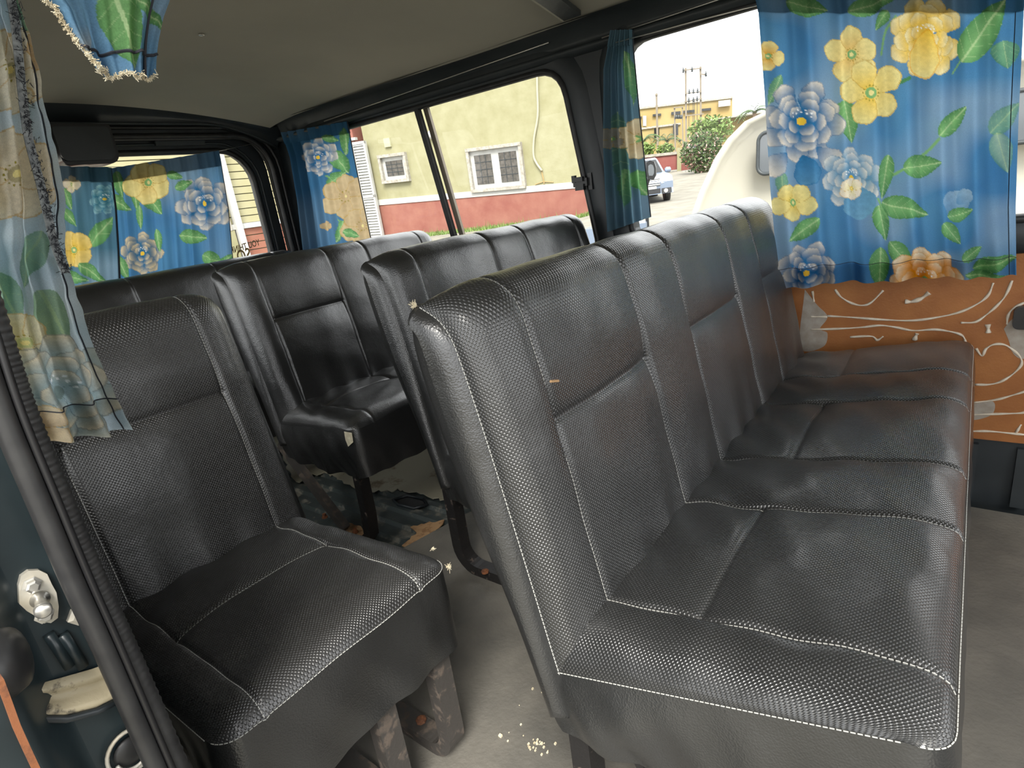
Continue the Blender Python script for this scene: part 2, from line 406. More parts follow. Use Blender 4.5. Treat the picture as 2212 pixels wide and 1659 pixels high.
# ---- rear: header valance, frame, tailgate
rear = lambda X: (lambda a, b, q: (X - q, a, b))
TO = rrect(.12, -.01, 1.66, 1.325, [.05, .05, .16, .16])
tag(plate('wall_rear', [(.0, -.05), (1.78, -.05), (1.78, 1.45), (.0, 1.45)], [TO], rear(XR + .03), .06, M_DARK), kind='structure')
hv = []
for y in np.linspace(.1, 1.68, 30):
    zc = ceil_z(min(max(y, .11), 1.63)) - .25 * .27 ** 2
    top = 1.345 - .10 * max(0, (y - 1.35) / .33) ** 2 - .10 * max(0, (.4 - y) / .33) ** 2
    hv.append([(-2.50, y, zc + .004), (-2.515, y, zc - .02), (-2.53, y, .5 * (zc + top)), (-2.56, y, top + .012), (-2.60, y, top), (-2.625, y, top - .004)])
tag(obj('trim_2', [p for q in hv for p in q], grid_faces(30, 6), M_DARK, smooth=True), kind='structure')
MB().tube([hv[i][3] for i in range(30)], .006, 6).build('header_lip', M_RAIL, bpy.data.objects['trim_2'], True)
tg = empty('door_1', (XR, .89, 0), kind='structure')
TW = rrect(.22, .74, 1.575, 1.262, [.08, .08, .14, .14])
plate('tailgate_panel', rrect(.13, .0, 1.65, 1.325, [.05, .05, .15, .15]), [TW], rear(XR - .02), .04, M_DARK, tg)
obj('rear_glass', [rear(XR - .045)(a, b, 0) for a, b in TW], [tuple(range(len(TW)))], M_GLASS, tg)
bead(TW, .013, -.0, 'rubber_gasket', M_RUB, tg, rear(XR - .02))
bead(grow(TO, -.012), .014, .0, 'tailgate_seal', M_RUB, tg, rear(XR + .035))
bead(grow(TO, .02), .008, .0, 'tailgate_seal_lip', M_RUB, tg, rear(XR + .04))
bead(grow(TW, .03), .006, .0, 'inner_bead', M_RAIL, tg, rear(XR - .018))
# second seal bow seen inside the glass edge
bw = [onX(x, y, XR - .055) for x, y in ((522, 348), (540, 366), (552, 395), (562, 430), (575, 490), (586, 548), (595, 600))]
MB().tube(bw, .006, 6).build('glass_edge_strip', M_RUB, tg, True)
# tailgate inner structure: dented pressing under the header
for (x0, y0, x1, y1) in ((300, 288, 430, 305), (340, 300, 440, 318)):
    p = onX((x0 + x1) / 2, (y0 + y1) / 2, XR + .004)
    q = MB().box(p, (.012, .20, .018)); q.build('tailgate_pressing', M_RAIL, tg)
# lettering on the rear glass, readable from outside
def text(name, s, loc, size, ax, ay, mat, parent=None, ext=.0006):
    cu = bpy.data.curves.new(name, 'FONT'); cu.body = s; cu.size = size; cu.extrude = ext; cu.offset = size * .012; cu.align_x = 'LEFT'
    o = bpy.data.objects.new(name + '_tmp', cu); COL.objects.link(o)
    me = bpy.data.meshes.new_from_object(o); COL.objects.unlink(o); bpy.data.objects.remove(o)
    ax = np.array(ax, float); ay = np.array(ay, float); az = np.cross(ax, ay)
    co = np.zeros(len(me.vertices) * 3); me.vertices.foreach_get('co', co); co = co.reshape(-1, 3)
    co = np.array(loc) + co[:, :1] * .70 * ax + co[:, 1:2] * ay + co[:, 2:3] * az
    return obj(name, co, [tuple(p.vertices) for p in me.polygons], mat, parent)
M_GOLD = simple('gold_lettering', (.10, .055, .012), .5)
M_GOLD2 = simple('pale_gold_lettering', (.20, .13, .035), .5)
p = onX(559, 520, XR - .05); q = onX(505, 536, XR - .05); dd = q - p; ln = np.linalg.norm(dd); ax = dd / ln
text('lettering', 'YOU THINK', onX(562, 529, XR - .05), .040, ax, (0, 0, 1), M_GOLD, tg)
text('lettering', 'SO', onX(545, 560, XR - .05), .080, ax, (0, 0, 1), M_GOLD2, tg)
# black cover box hanging under the rear header
bx = empty('header_cover_box', tuple(onX(200, 300, -2.50)), 'black plastic cover box hanging under the rear header', 'cover box')
c0 = onX(105, 262, -2.50); c1 = onX(263, 352, -2.50)
pl = rrect(c0[1], c1[2], c1[1], 1.345, [.02, .035, .01, .01])
plate('box_body', pl, [], lambda a, b, q: (-2.50 - q, a, b), .09, M_PLAST, bx)
pl2 = rrect(c0[1] + .0, c1[2] + .012, c1[1] - .012, 1.335, [.02, .03, .01, .01])
plate('box_lid', pl2, [], lambda a, b, q: (-2.49 - q, a, b), .012, M_DARK, bx)
# ---- door side of the van: wall with the sliding-door opening and a curtained rear window
DO = [(-.54, -.12), (.78, -.12), (.78, 1.30), (-.54, 1.30)]
NW = rrect(-2.35, .62, -.62, 1.25, .08)
tag(plate('wall_right', [(-2.66, -.15), (1.0, -.15), (1.0, 1.45), (-2.66, 1.45)], [DO[:], NW], lambda a, b, q: (a, YN - .02 - q, b), .10, M_PAINT), kind='structure')
wn = empty('window_3', (-2.35, YN, .62), kind='structure')
obj('glass_pane', [(a, YN - .06, b) for a, b in NW], [tuple(range(len(NW)))], M_GLASS, wn)
bead(NW, .011, 0, 'rubber_gasket', M_RUB, wn, lambda a, b, q: (a, YN - .015 - q, b))
# front bulkhead with windscreen opening, out of view
tag(plate('wall_front', [(.0, -.05), (1.78, -.05), (1.78, 1.45), (.0, 1.45)], [rrect(.15, .55, 1.62, 1.30, .1)], lambda a, b, q: (1.0 + q, a, b), .05, M_DARK), kind='structure')
# ---- door jamb at the left edge of the photo
jb = empty('door_2', (-.5, .05, 0), kind='structure')
# jamb face with two shallow steps
JX = -.505
def jstrip(name, ya, yb, xa, xb, z0, z1, mat):
    n = 14; V = []
    for i in range(n):
        t = i / (n - 1); y = ya + (yb - ya) * t; s = t * t * (3 - 2 * t); V += [(xa + (xb - xa) * s, y, z0), (xa + (xb - xa) * s, y, z1)]
    obj(name, V, [(2 * i, 2 * i + 1, 2 * i + 3, 2 * i + 2) for i in range(n - 1)], mat, jb, True)
jstrip('jamb_face', .09, .045, JX, JX, -.1, 1.3, M_PAINT)
jstrip('jamb_step', .045, .018, JX, JX + .030, -.1, 1.3, M_PAINT)
jstrip('jamb_edge', .018, -.03, JX + .030, JX + .035, -.1, 1.3, M_PAINT)
# pressed creases of the jamb
for xx in (135, 165):
    a = onX(xx - 30, 1370, JX + .002); b = onX(xx + 15, 1440, JX + .002)
    MB().tube([a, (a + b) / 2, b], .004, 6).build('jamb_crease', M_PAINT, jb, True)
# beige sill rail
def jl(pts, X): return [onX(x, y, X) for x, y in pts]
tp = jl([(262, 1424), (200, 1446), (130, 1466), (85, 1478), (50, 1492)], JX + .004)
bt = jl([(262, 1500), (205, 1528), (140, 1545), (90, 1545), (45, 1520)], JX + .010)
V = []
for k in range(9):
    t = k / 8; bulge = .004 * math.sin(t * math.pi * 3) + .008 * t
    for a, b in zip(tp, bt): p = a + (b - a) * t; V.append((JX + .003 + bulge, p[1], p[2]))
obj('sill_rail', V, grid_faces(9, 5), M_DIRT, jb, True)
MB().tube([np.array(p) + (.003, 0, -.002) for p in bt], .003, 6).build('rail_lip', M_DARK, jb, True)
# round plug with rim below
gc = onX(283, 1622, JX + .006); gr = MB()
gr.tube([gc + (0, .0165 * math.cos(a), .0185 * math.sin(a)) for a in np.linspace(0, 2 * math.pi, 29)[:-1]], .0016, 6, closed=True).build('plug_rim', M_STEELP, jb, True)
MB().lathe(gc - (.002, 0, 0), (1, 0, 0), [(.012, 0), (.012, .002), (.010, .0035), (.004, .004)], 24).build('round_plug', M_RUB, jb, True)
MB().tube([gc + (.003, .012 * math.cos(a), .0135 * math.sin(a)) for a in np.linspace(3.3, 6.1, 14)], .0014, 6).build('plug_edge', M_STEELP, jb, True)
# striker plate with two bolts and the pin
sp = empty('door_striker', tuple(onX(82, 1290, JX)), 'pale zinc striker plate with round pin bolted to the door jamb', 'striker plate')
sl = [onX(x, y, JX + .004) for x, y in ((40, 1265), (45, 1245), (62, 1233), (85, 1232), (102, 1240), (112, 1262), (122, 1280), (127, 1310), (125, 1335), (110, 1346), (88, 1343), (75, 1330), (58, 1320), (42, 1305))]
plate('plate', [(p[1], p[2]) for p in sl], [], lambda a, b, q: (JX + q, a, b), .004, M_STEELP, sp)
for (x, y) in ((68, 1264), (95, 1328)):
    MB().lathe(onX(x, y, JX + .004), (1, 0, 0), [(.0062, 0), (.0062, .001), (.0045, .0012), (.0045, .005), (.003, .0056)], 6).build('bolt', M_CHROME, sp)
pc = onX(86, 1294, JX + .004)
MB().lathe(pc, (1, -.16, .0), [(.006, 0), (.006, .0015), (.0036, .0025), (.0036, .016), (.0052, .017), (.0052, .021), (.004, .0222)], 18).build('pin', M_CHROME, sp, True)
MB().lathe(onX(166, 1328, JX), (1, 0, 0), [(.007, 0), (.007, .004), (.004, .006)], 5).build('stop_nut', M_STEELP, jb)
# double rubber weatherstrip along the jamb
ws = empty('weatherstrip', (-.48, .085, 0), 'double black rubber door seal running down the jamb', 'door seal')
def sealpath(pix, X): return [onX(x, y, X) for x, y in pix]
outer = catmull([onX(x, y, -.480) for x, y in ((-160, 380), (-55, 712), (8, 900), (92, 1100), (160, 1260), (233, 1420), (338, 1659), (470, 1960))], 60)
inner = catmull([onX(x, y, -.486) for x, y in ((-120, 380), (-15, 712), (48, 900), (133, 1100), (201, 1260), (275, 1420), (381, 1659), (515, 1960))], 260)
MB().tube(outer, .0072, 12).build('smooth_lip', M_RUB, ws, True)
MB().tube(inner, [.0092 + .0005 * math.sin(i * 2.4) for i in range(260)], 12).build('ribbed_bulb', M_RUB, ws, True)
MB().tube([p + np.array((.004, .0085, 0)) for p in outer], .0026, 6).build('channel', M_PLAST, ws, True)
# rubber buffer and the slid-open door's edge in the bottom-left corner
rb = onX(18, 1455, -.455)
bf = MB(); bf.lathe(rb - (.02, .012, 0), (.45, .9, .1), [(.012, -.02), (.022, -.014), (.024, 0), (.024, .012), (.020, .022), (.010, .026)], 20)
tag(bf.build('rubber_buffer', M_RUB, None, True), 'dark grey rubber buffer at the left edge of the door jamb', 'buffer')
dp = empty('sliding_door', (-.40, -.02, .4), 'edge of the slid-open door with orange-brown rim, bottom left corner', 'door')
rim = [onX(x, y, -.43) for x, y in ((-6, 1462), (12, 1510), (30, 1560), (55, 1615), (80, 1668), (120, 1760))]
MB().sweep(rim, (1, 0, 0), .014, .0035).build('rim_trim', M_RUST, dp)
V = []
for p in rim: V += [(p[0] + .004, p[1] - .0015, p[2] - .001), (p[0] + .004, p[1] - .10, p[2] - .02), (p[0] - .05, p[1] - .12, p[2] - .02)]
obj('door_skin', V, grid_faces(len(rim), 3), M_PAINT, dp, True)
# ---- brown hardboard lining below the second window, with glue trails
bd = empty('lining_board', (.05, yw(.2), .19), 'brown hardboard wall lining with dried white glue trails', 'wall panel')
BO = .012
def onB(x, y, o=BO): return onW(x, y, o)
bb = onB(2090, 945)[2]
plate('board', [(-.43, bb - .005), (.80, bb + .006), (.80, .645), (-.43, .645)], [], lambda a, b, q: (a, yw(b) - BO + q, b), BO - .001, M_BOARD, bd)
def cr(pts): return [(1680 + x * .3256, 580 + y * .3256) for x, y in pts]
trails = [[(380, 140), (420, 190), (490, 230), (560, 245), (620, 225), (700, 145)], [(845, 220), (890, 220), (950, 200), (1005, 160)],
 [(330, 315), (500, 325), (700, 340), (900, 345), (1080, 320), (1220, 285), (1340, 225), (1400, 170), (1430, 95)],
 [(1215, 360), (1310, 355), (1380, 310), (1450, 250), (1510, 180), (1555, 80)], [(1520, 370), (1530, 310), (1570, 260), (1660, 215)],
 [(220, 405), (400, 400), (560, 390), (680, 378), (780, 390), (900, 412), (1040, 405), (1150, 420), (1215, 440), (1240, 470), (1245, 510)],
 [(480, 455), (620, 450), (660, 475), (700, 450)], [(230, 150), (240, 220)],
 [(1315, 530), (1355, 580), (1380, 535), (1430, 505), (1500, 505), (1560, 540), (1610, 590), (1615, 640), (1560, 700), (1480, 750), (1400, 770), (1310, 770)],
 [(1300, 890), (1450, 870), (1560, 840), (1660, 810)], [(1280, 970), (1450, 965), (1600, 960), (1660, 950)],
 [(1265, 1080), (1400, 1080), (1560, 1095), (1660, 1105)], [(1580, 1090), (1615, 1035)], [(905, 475), (925, 430)], [(1395, 370), (1398, 425)], [(220, 320), (330, 320)]]
for k, t in enumerate(trails):
    P = catmull(cr(t), 6 * len(t)); wdt = [(.0026 if k not in (1, 13, 14) else .0048) * (1 + .3 * math.sin(i * .55 + k)) for i in range(len(P))]
    MB().tube([onB(x, y, BO + .0004) for x, y in P], wdt, 6).build('glue_trail', M_GLUE, bd, True)
def patch(pts, mat, name, o):
    L = [onB(x, y) for x, y in catmull(cr(pts + [pts[0]]), 40)[:-1]]
    plate(name, [(p[0], p[2]) for p in L], [], lambda a, b, q: (a, yw(b) - o + q, b), .0008, mat, bd)
patch([(180, 140), (260, 240), (330, 320), (280, 400), (330, 430), (300, 520), (150, 520)], M_PAPER, 'torn_paper', BO + .001)
patch([(1500, 400), (1550, 340), (1590, 330), (1640, 400), (1660, 560), (1620, 600), (1560, 560), (1530, 470)], M_PAPER, 'torn_paper', BO + .001)
patch([(1290, 900), (1420, 880), (1440, 930), (1400, 980), (1280, 1000)], M_PAPER, 'torn_paper', BO + .001)
# black handle at the right edge
hc = onB(2206, 690, BO + .02); hd = MB(); 
hp_ = rrect(hc[0] - .014, hc[2] - .024, hc[0] + .06, hc[2] + .028, .012)
hdl = plate('handle', hp_, [], lambda a, b, q: (a, yw(b) - BO - .02 + q, b), .02, M_PLAST, bd); hdl['label'] = 'black rounded handle'
plate('handle_slot', rrect(hc[0] + .004, hc[2] - .006, hc[0] + .04, hc[2] + .008, .005), [], lambda a, b, q: (a, yw(b) - BO - .022 + q, b), .003, M_DARK, hdl)
# lower wall pressing under the board
for xx in (.045, .15):
    MB().box((xx, yw(.09) - .008, .09), (.03, .016, .16)).build('wall_pressing', M_DARK, wl)
# ================================================================== SEATS
def ysamples(Y0, Y1, seams, step):
    s = set(np.round(np.linspace(Y0, Y1, max(12, int((Y1 - Y0) / step))), 4))
    for q in seams:
        for e in (-.014, -.009, -.006, -.004, -.002, 0, .002, .004, .006, .009, .014): s.add(round(q + e, 4))
    for e in (0, .001, .003, .006, .010, .016, .024, .034, .046, .06, .075): s.add(round(Y0 + e, 4)); s.add(round(Y1 - e, 4))
    return np.array(sorted(v for v in s if Y0 <= v <= Y1))
def pillow(y, Y0, Y1, wd):
    d = np.minimum(y - Y0, Y1 - y); u = np.clip(d / wd, 0, 1); return np.sqrt(np.clip(1 - (1 - u) ** 2, 0, 1))
def gauss(d, s): return np.exp(-(d / s) ** 2)
FRONT = [(.012, -.075), (.004, -.03), (-.008, .03), (-.04, .2), (-.076, .375), (-.096, .432), (-.134, .457)]
REAR = [(-.134, .457), (-.147, .41), (-.128, .30), (-.100, .2), (-.055, .06), (-.030, -.04), (-.020, -.085)]
def seat(name, label, group, X0, zc, Y0, Y1, seams, panels, mats, D=.392, rise=.10, crown=(.062, .024), zbot=.25, hs=1.0, cy0=None, cross_thread=False,
         thread=True, gd=.0034, step=.012, cross=.40, seat_seams=None, flare=.012, puff=.009, wr=1.0):
    """mats = (front vinyl, smooth vinyl)"""
    root = empty(name, (X0, (Y0 + Y1) / 2, 0), label, 'seat', group)
    sd_ = int(abs(X0) * 1000) % 97
    # ---------------- backrest
    nf = 46; fr = catmull(FRONT, nf); re = catmull(REAR, 22)
    zmid = .29
    ys = ysamples(Y0, Y1, seams, step); ny = len(ys)
    sfr = np.concatenate([[0], np.cumsum(np.linalg.norm(np.diff(fr, axis=0), axis=1))])
    # densify round the cross seam
    zz = np.unique(np.concatenate([fr[:, 1][np.argsort(fr[:, 1])], zmid + np.array([-.012, -.006, -.003, 0, .003, .006, .012])]))
    fx = np.interp(zz, fr[:, 1], fr[:, 0]); fr = np.stack([fx, zz], 1)
    sfr = np.concatenate([[0], np.cumsum(np.linalg.norm(np.diff(fr, axis=0), axis=1))])
    tn = np.gradient(fr, axis=0); tn /= np.linalg.norm(tn, axis=1)[:, None]; nr = np.stack([tn[:, 1], -tn[:, 0]], 1)
    St = sfr[-1]
    wfront = np.clip((St - sfr) / .05, 0, 1) ** .5
    def in_panel(y): return any(a <= y <= b for a, b in panels)
    nodes = [Y0] + list(seams) + [Y1]
    V = []; UV = []
    pe = pillow(ys, Y0, Y1, .075)
    ya = np.concatenate([[0], np.cumsum(np.hypot(np.diff(ys), .045 * np.diff(pe)))])
    for j, y in enumerate(ys):
        k = max(i for i in range(len(nodes) - 1) if nodes[i] <= y + 1e-9) if y < Y1 else len(nodes) - 2
        a, b = nodes[k], nodes[k + 1]; u = np.clip((y - a) / (b - a), 0, 1); pf = puff * (1 - (2 * u - 1) ** 2) * (1 if 0 < k < len(nodes) - 2 else .3)
        g = sum(gauss(y - q, .0042) for q in seams)
        ip = in_panel(y)
        cs = gauss(zz - zmid, .005) * gd * 1.1 * (1 if ip else 0) + gauss(zz - zmid, .03) * .005 * (1 if ip else 0)
        low = gauss(zz - .02, .06) * .004 * math.sin(y * 70 + sd_)
        wrk = .0016 * np.sin(y * 38 + zz * 25 + sd_) * np.sin(y * 17 - zz * 31)
        off = pe[j] * wfront * (.045 + pf * np.clip(1 - abs(zz - .2) / .4, 0, 1)) - wfront * g * gd - cs * pe[j] + (low + wrk * wr) * wfront * pe[j]
        P = fr + nr * off[:, None]
        for i in range(len(zz)): V.append((X0 + P[i, 0] * hs, y, zc + P[i, 1] * hs)); UV.append((sfr[i], ya[j]))
    n1 = len(zz); Fc = []; FM = []
    for f in grid_faces(ny, n1): Fc.append(f); FM.append(0)
    # rear sheet, slightly bowed
    b0 = len(V); nr_ = len(re)
    for j, y in enumerate(ys):
        for i in range(nr_):
            bow = .018 * pe[j] * math.sin(math.pi * i / (nr_ - 1))
            if i == 0: V.append(V[j * n1 + n1 - 1]); 
            else: V.append((X0 + (re[i, 0] - bow) * hs, y, zc + re[i, 1] * hs))
            UV.append((.6 + i * .02, y))
    for f in grid_faces(ny, nr_, b0): Fc.append(f); FM.append(1)
    # end panels, slightly stuffed
    for e, jj, sg in ((0, 0, -1), (1, ny - 1, 1)):
        loop = [jj * n1 + i for i in range(n1)] + [b0 + jj * nr_ + i for i in range(1, nr_)]
        P = np.array([V[i] for i in loop]); c = P.mean(0)
        # medial line for thin leaf shaped panel
        rings = []
        base = len(V); 
        med = []
        nfz = n1
        for q in P:
            t = np.clip((q[2] - zc) / hs, -.08, .457); mx = .5 * (np.interp(t, fr[:, 1], fr[:, 0]) + np.interp(t, re[::-1, 1], re[::-1, 0])); med.append((X0 + mx * hs, q[1], q[2] * .93 + c[2] * .07))
        med = np.array(med)
        for kk, (t, bo) in enumerate(((0, 0), (.12, .006), (.35, .0125), (.7, .017), (1, .018))):
            Q = P + (med - P) * t; Q[:, 1] += sg * bo
            V += [tuple(x) for x in Q]; UV += [(x[0], x[2]) for x in Q]
        nl = len(loop)
        for kk in range(4):
            for i in range(nl):
                i2 = (i + 1) % nl; f = (base + kk * nl + i, base + kk * nl + i2, base + (kk + 1) * nl + i2, base + (kk + 1) * nl + i)
                Fc.append(f if e == 1 else f[::-1]); FM.append(1)
    backo = obj('backrest', V, Fc, mats, root, True, uv=UV, fm=FM)
    Vb = V
    # ---------------- cushion top
    ss = seat_seams or seams
    Y0 = cy0 or Y0
    cy = ysamples(Y0, Y1, ss, step); pe = pillow(cy, Y0, Y1, .08); rc = pillow(cy, Y0, Y1, .032)
    ts = np.unique(np.concatenate([np.linspace(-.06, .8, 26), np.linspace(.8, 1, 14), cross + np.array([-.03, -.015, -.008, 0, .008, .015, .03])]))
    nt_ = len(ts); V = []; UV = []
    ca = np.concatenate([[0], np.cumsum(np.hypot(np.diff(cy), .045 * np.diff(pe)))])
    nodes = [Y0] + list(ss) + [Y1]
    for j, y in enumerate(cy):
        k = max(i for i in range(len(nodes) - 1) if nodes[i] <= y + 1e-9) if y < Y1 else len(nodes) - 2
        a, b = nodes[k], nodes[k + 1]; u = np.clip((y - a) / (b - a), 0, 1); pf = puff * 1.1 * (1 - (2 * u - 1) ** 2) * (1 if 0 < k < len(nodes) - 2 else .3)
        Def = D - .032 * (1 - rc[j]); ip = any(a_ - 1e-6 <= y <= b_ + 1e-6 for a_, b_ in [(ss[i], ss[i + 1]) for i in range(0, len(ss) - 1, 2)])
        g = sum(gauss(y - q, .0042) for q in ss)
        for i, t in enumerate(ts):
            tt = max(t, 0); cw = crown[0] + (crown[1] - crown[0]) * tt
            nose = np.clip((tt - .86) / .14, 0, 1); dz = -.030 * (1 - math.sqrt(max(0, 1 - nose ** 2)))
            z = zc - .010 + rise * tt + cw * pe[j] + dz * pe[j] + pf * math.sin(math.pi * min(1, max(.02, tt))) 
            x = X0 + (-.004) + t * Def
            z -= g * gd * pe[j]
            if ip: z -= (gauss((t - cross) * D, .0045) * gd + gauss((t - cross) * D, .025) * .004) * pe[j]
            z += pe[j] * wr * (.0022 * math.sin(t * 26 + y * 9 + sd_) * math.sin(y * 31 + t * 5) + .003 * gauss((t - .15), .18) * math.sin(y * 60 + t * 22))
            if t < 0: z -= .02
            V.append((x, y, z)); UV.append((t * D * 1.02 + .5 * max(0, t - .86) ** 2, ca[j]))
    Fc = [f[::-1] for f in grid_faces(len(cy), nt_)]
    obj('seat_cushion', V, Fc, mats, root, True, uv=UV)
    Vc = V
    # ---------------- skirt: near end, front, far end
    i0 = int(np.argmax(ts >= -.03))
    loop = [0 * nt_ + i for i in range(i0, nt_)] + [j * nt_ + nt_ - 1 for j in range(1, len(cy))] + [(len(cy) - 1) * nt_ + i for i in range(nt_ - 2, i0 - 1, -1)]
    P = np.array([Vc[i] for i in loop]); tg_ = np.gradient(P, axis=0); out = np.stack([tg_[:, 1], -tg_[:, 0]], 1); out /= np.linalg.norm(out, axis=1)[:, None] + 1e-9
    arc = np.concatenate([[0], np.cumsum(np.linalg.norm(np.diff(P, axis=0), axis=1))]); V = []; UV = []; nrow = 12
    for r in range(nrow):
        t = r / (nrow - 1)
        for i in range(len(P)):
            zb = zbot + .005 * math.sin(arc[i] * 17 + sd_) + .003 * math.sin(arc[i] * 51)
            wv = wr * t * (.006 * math.sin(arc[i] * 38 + t * 4 + sd_) + .004 * math.sin(arc[i] * 83 - t * 6)) * (1 if arc[i] < D or arc[i] > arc[-1] - D else .5)
            o = flare * math.sin(min(1, t * 2) * math.pi / 2) * .8 + wv - .020 * max(0, t - .6) * (1 if arc[i] < D else 0)
            V.append((P[i, 0] + out[i, 0] * o, P[i, 1] + out[i, 1] * o, P[i, 2] + (zb - P[i, 2]) * t)); UV.append((arc[i], t * .2))
    # base board closes the underside
    o = obj('skirt', V, [f[::-1] for f in grid_faces(nrow, len(P))], mats[1], root, True, uv=UV)
    MB().box((X0 + D * .5 - .01, (Y0 + Y1) / 2, zbot + .022), (D - .03, Y1 - Y0 - .03, .02)).build('base_board', M_PLY, root)
    # ---------------- stitching
    if thread:
        st = MB()
        def dash(pts, r=.0006):
            # broken thread: short dashes
            P = np.array(pts); L = np.concatenate([[0], np.cumsum(np.linalg.norm(np.diff(P, axis=0), axis=1))]); q = 0
            while q < L[-1] - .004:
                seg = [np.array([np.interp(q + e, L, P[:, k]) for k in range(3)]) for e in (0, .004)]
                st.tube(seg, r, 4); q += .0056
        for q in seams:
            j = int(np.argmin(abs(ys - q))); dash([np.array(Vb[j * n1 + i]) + (.0005, -.0008, .0004) for i in range(3, n1)])
        for q in ss:
            j = int(np.argmin(abs(cy - q))); dash([np.array(Vc[j * nt_ + i]) + (0, -.0006, .0008) for i in range(2, nt_)])
        dash([np.array(Vb[i]) + (.0006, -.0006, .0004) for i in range(6, n1)])
        dash([p + (0, -.0012, .0006) for p in P[:nt_ - i0]])
        dash([p + (.0010, 0, .0010) for p in P[nt_ - i0:nt_ - i0 + len(cy) - 1]])
        if cross_thread:
            for a_, b_ in [(ss[i], ss[i + 1]) for i in range(0, len(ss) - 1, 2)]:
                ic = int(np.argmin(abs(ts - cross))); dash([np.array(Vc[j * nt_ + ic]) + (0, 0, .0008) for j in range(len(cy)) if a_ <= cy[j] <= b_])
        tag(st.build('stitching', M_THREAD, root), kind='stuff')
    return root, Vb, Vc
def loop_leg(root, y, xr, xf, ztop, mat, zb=.018, a=.034, b=.030, rad=.06, lean=.0, front=True):
    pts = [(xr - lean, y, ztop), (xr - lean * .5, y, .5 * (ztop + rad)), (xr, y, zb + rad)]
    for k in range(1, 7):
        an = math.pi + math.pi / 2 * k / 6; pts.append((xr + rad + rad * math.cos(an), y, zb + rad + rad * math.sin(an)))
    if front:
        for k in range(0, 7):
            an = 1.5 * math.pi + math.pi / 2 * k / 6; pts.append((xf - rad + rad * math.cos(an), y, zb + rad + rad * math.sin(an)))
        pts.append((xf, y, ztop))
    else: pts.append((xf, y, zb))
    return MB().sweep(pts, (0, 1, 0), a, b).build('leg', mat, root)
S1 = [.535, .80, .97, 1.245, 1.42, 1.665]
b1, Vb1, Vc1 = seat('bench_seat', 'long black perforated vinyl bench nearest the camera, beside the brown board', 'bench rows facing forward', -.362, .356, .455, 1.69, S1, [(.535, .80), (.97, 1.245), (1.42, 1.665)], (M_PERF, M_VIN))
loop_leg(b1, .485, -.355, -.03, .30, M_LEG); loop_leg(b1, 1.05, -.355, -.03, .30, M_LEG); loop_leg(b1, 1.6, -.355, -.03, .30, M_LEG)
MB().sweep([(-.29, .49, .27), (-.20, .50, .03)], (0, 1, 0), .03, .012).build('leg_brace', M_LEG, b1)
S2 = [.92, 1.18, 1.335, 1.60]
b2, _, _ = seat('bench_seat', 'black vinyl bench in the second row, right behind the long bench', 'bench rows facing forward', -.925, .362, .845, 1.69, S2, [(.92, 1.18), (1.335, 1.60)], (M_VIN, M_VIN), thread=False, step=.02)
loop_leg(b2, .905, -.985, -.62, .31, M_LEG, b=.03); loop_leg(b2, 1.55, -.985, -.62, .31, M_LEG)
b3, Vb3, Vc3 = seat('bench_seat', 'shiny black vinyl bench in the third row with a torn white cushion corner', 'bench rows facing forward', -1.61, .36, .845, 1.69, S2, [(.92, 1.18), (1.335, 1.60)], (M_VINOLD, M_VINOLD), thread=False, step=.02, D=.36, zbot=.235, rise=.03, crown=(.05, .03))
for y in (.875, 1.6):
    MB().sweep([(-1.31, y, .27), (-1.315, y, .10), (-1.325, y, .03), (-1.35, y, .006)], (0, 1, 0), .034, .028).build('leg', M_LEG, b3)
    MB().sweep([(-1.70, y, .26), (-1.45, y, .012)], (0, 1, 0), .022, .03).build('rear_brace', M_LEGR, b3)
b4, _, _ = seat('bench_seat', 'black vinyl bench of the last row below the rear window curtain', 'bench rows facing forward', -2.20, .347, .22, 1.47, [.50, .80, 1.10, 1.36], [], (M_VINOLD, M_VINOLD), thread=False, step=.03)
loop_leg(b4, .4, -2.19, -1.9, .30, M_LEG); loop_leg(b4, 1.35, -2.19, -1.9, .30, M_LEG)
s1, Vbs, Vcs = seat('jump_seat', 'single black perforated vinyl seat beside the door seal', None, -1.03, .352, .118, .528, [.205, .462], [(.205, .462)], (M_PERF2, M_VIN), D=.425, rise=.035, crown=(.045, .030), zbot=.235, cross=.46, cy0=.150, flare=.003, cross_thread=True)
for y in (.482, .365):
    loop_leg(s1, y, -.985, -.635, .27, M_LEGR, a=.036, b=.026, rad=.045)
# ---- torn corner foam, loose threads, bolts
tc = np.array([-1.253, .842, .368]); tf = MB(); 
fp = onY(757, 942, .838)
V = [onY(x, y, .8345) for x, y in ((743, 932), (760, 935), (763, 955), (752, 965), (746, 950))]
obj('torn_foam', V, [(0, 1, 2, 3, 4)], M_FOAM, b3)
def frayed(parent, c, n, r):
    q = MB()
    for k in range(n):
        a = np.array(c) + rng.normal(0, r * .3, 3); pts = [a + rng.normal(0, r * .45, 3) * t for t in (0, .5, 1.0, 1.6)]
        q.tube(pts, .00032, 4)
    tag(q.build('frayed_thread', M_FOAM, parent), kind='stuff')
frayed(b1, Vb1[0 + [i for i, v in enumerate(Vb1[:70]) if v[2] < .815][-1]] if False else (-.497, .452, .814), 40, .0032)
frayed(s1, (-.612, .527, .375), 40, .0035); frayed(s1, (-.64, .527, .40), 20, .0025)
frayed(b2, onY(1013, 1075, .86), 30, .004); frayed(b2, onY(942, 1012, .84), 16, .003)
ci = np.array(onZ(1192, 822, 0)); 
cp = onX(1192, 822, -.352)
tag(MB().tube([cp + (.004, -.008, .002), cp + (.0045, .006, -.002)], .0016, 5).build('straw_bit', M_PLY), 'thin straw fleck stuck to the long bench backrest', 'debris')
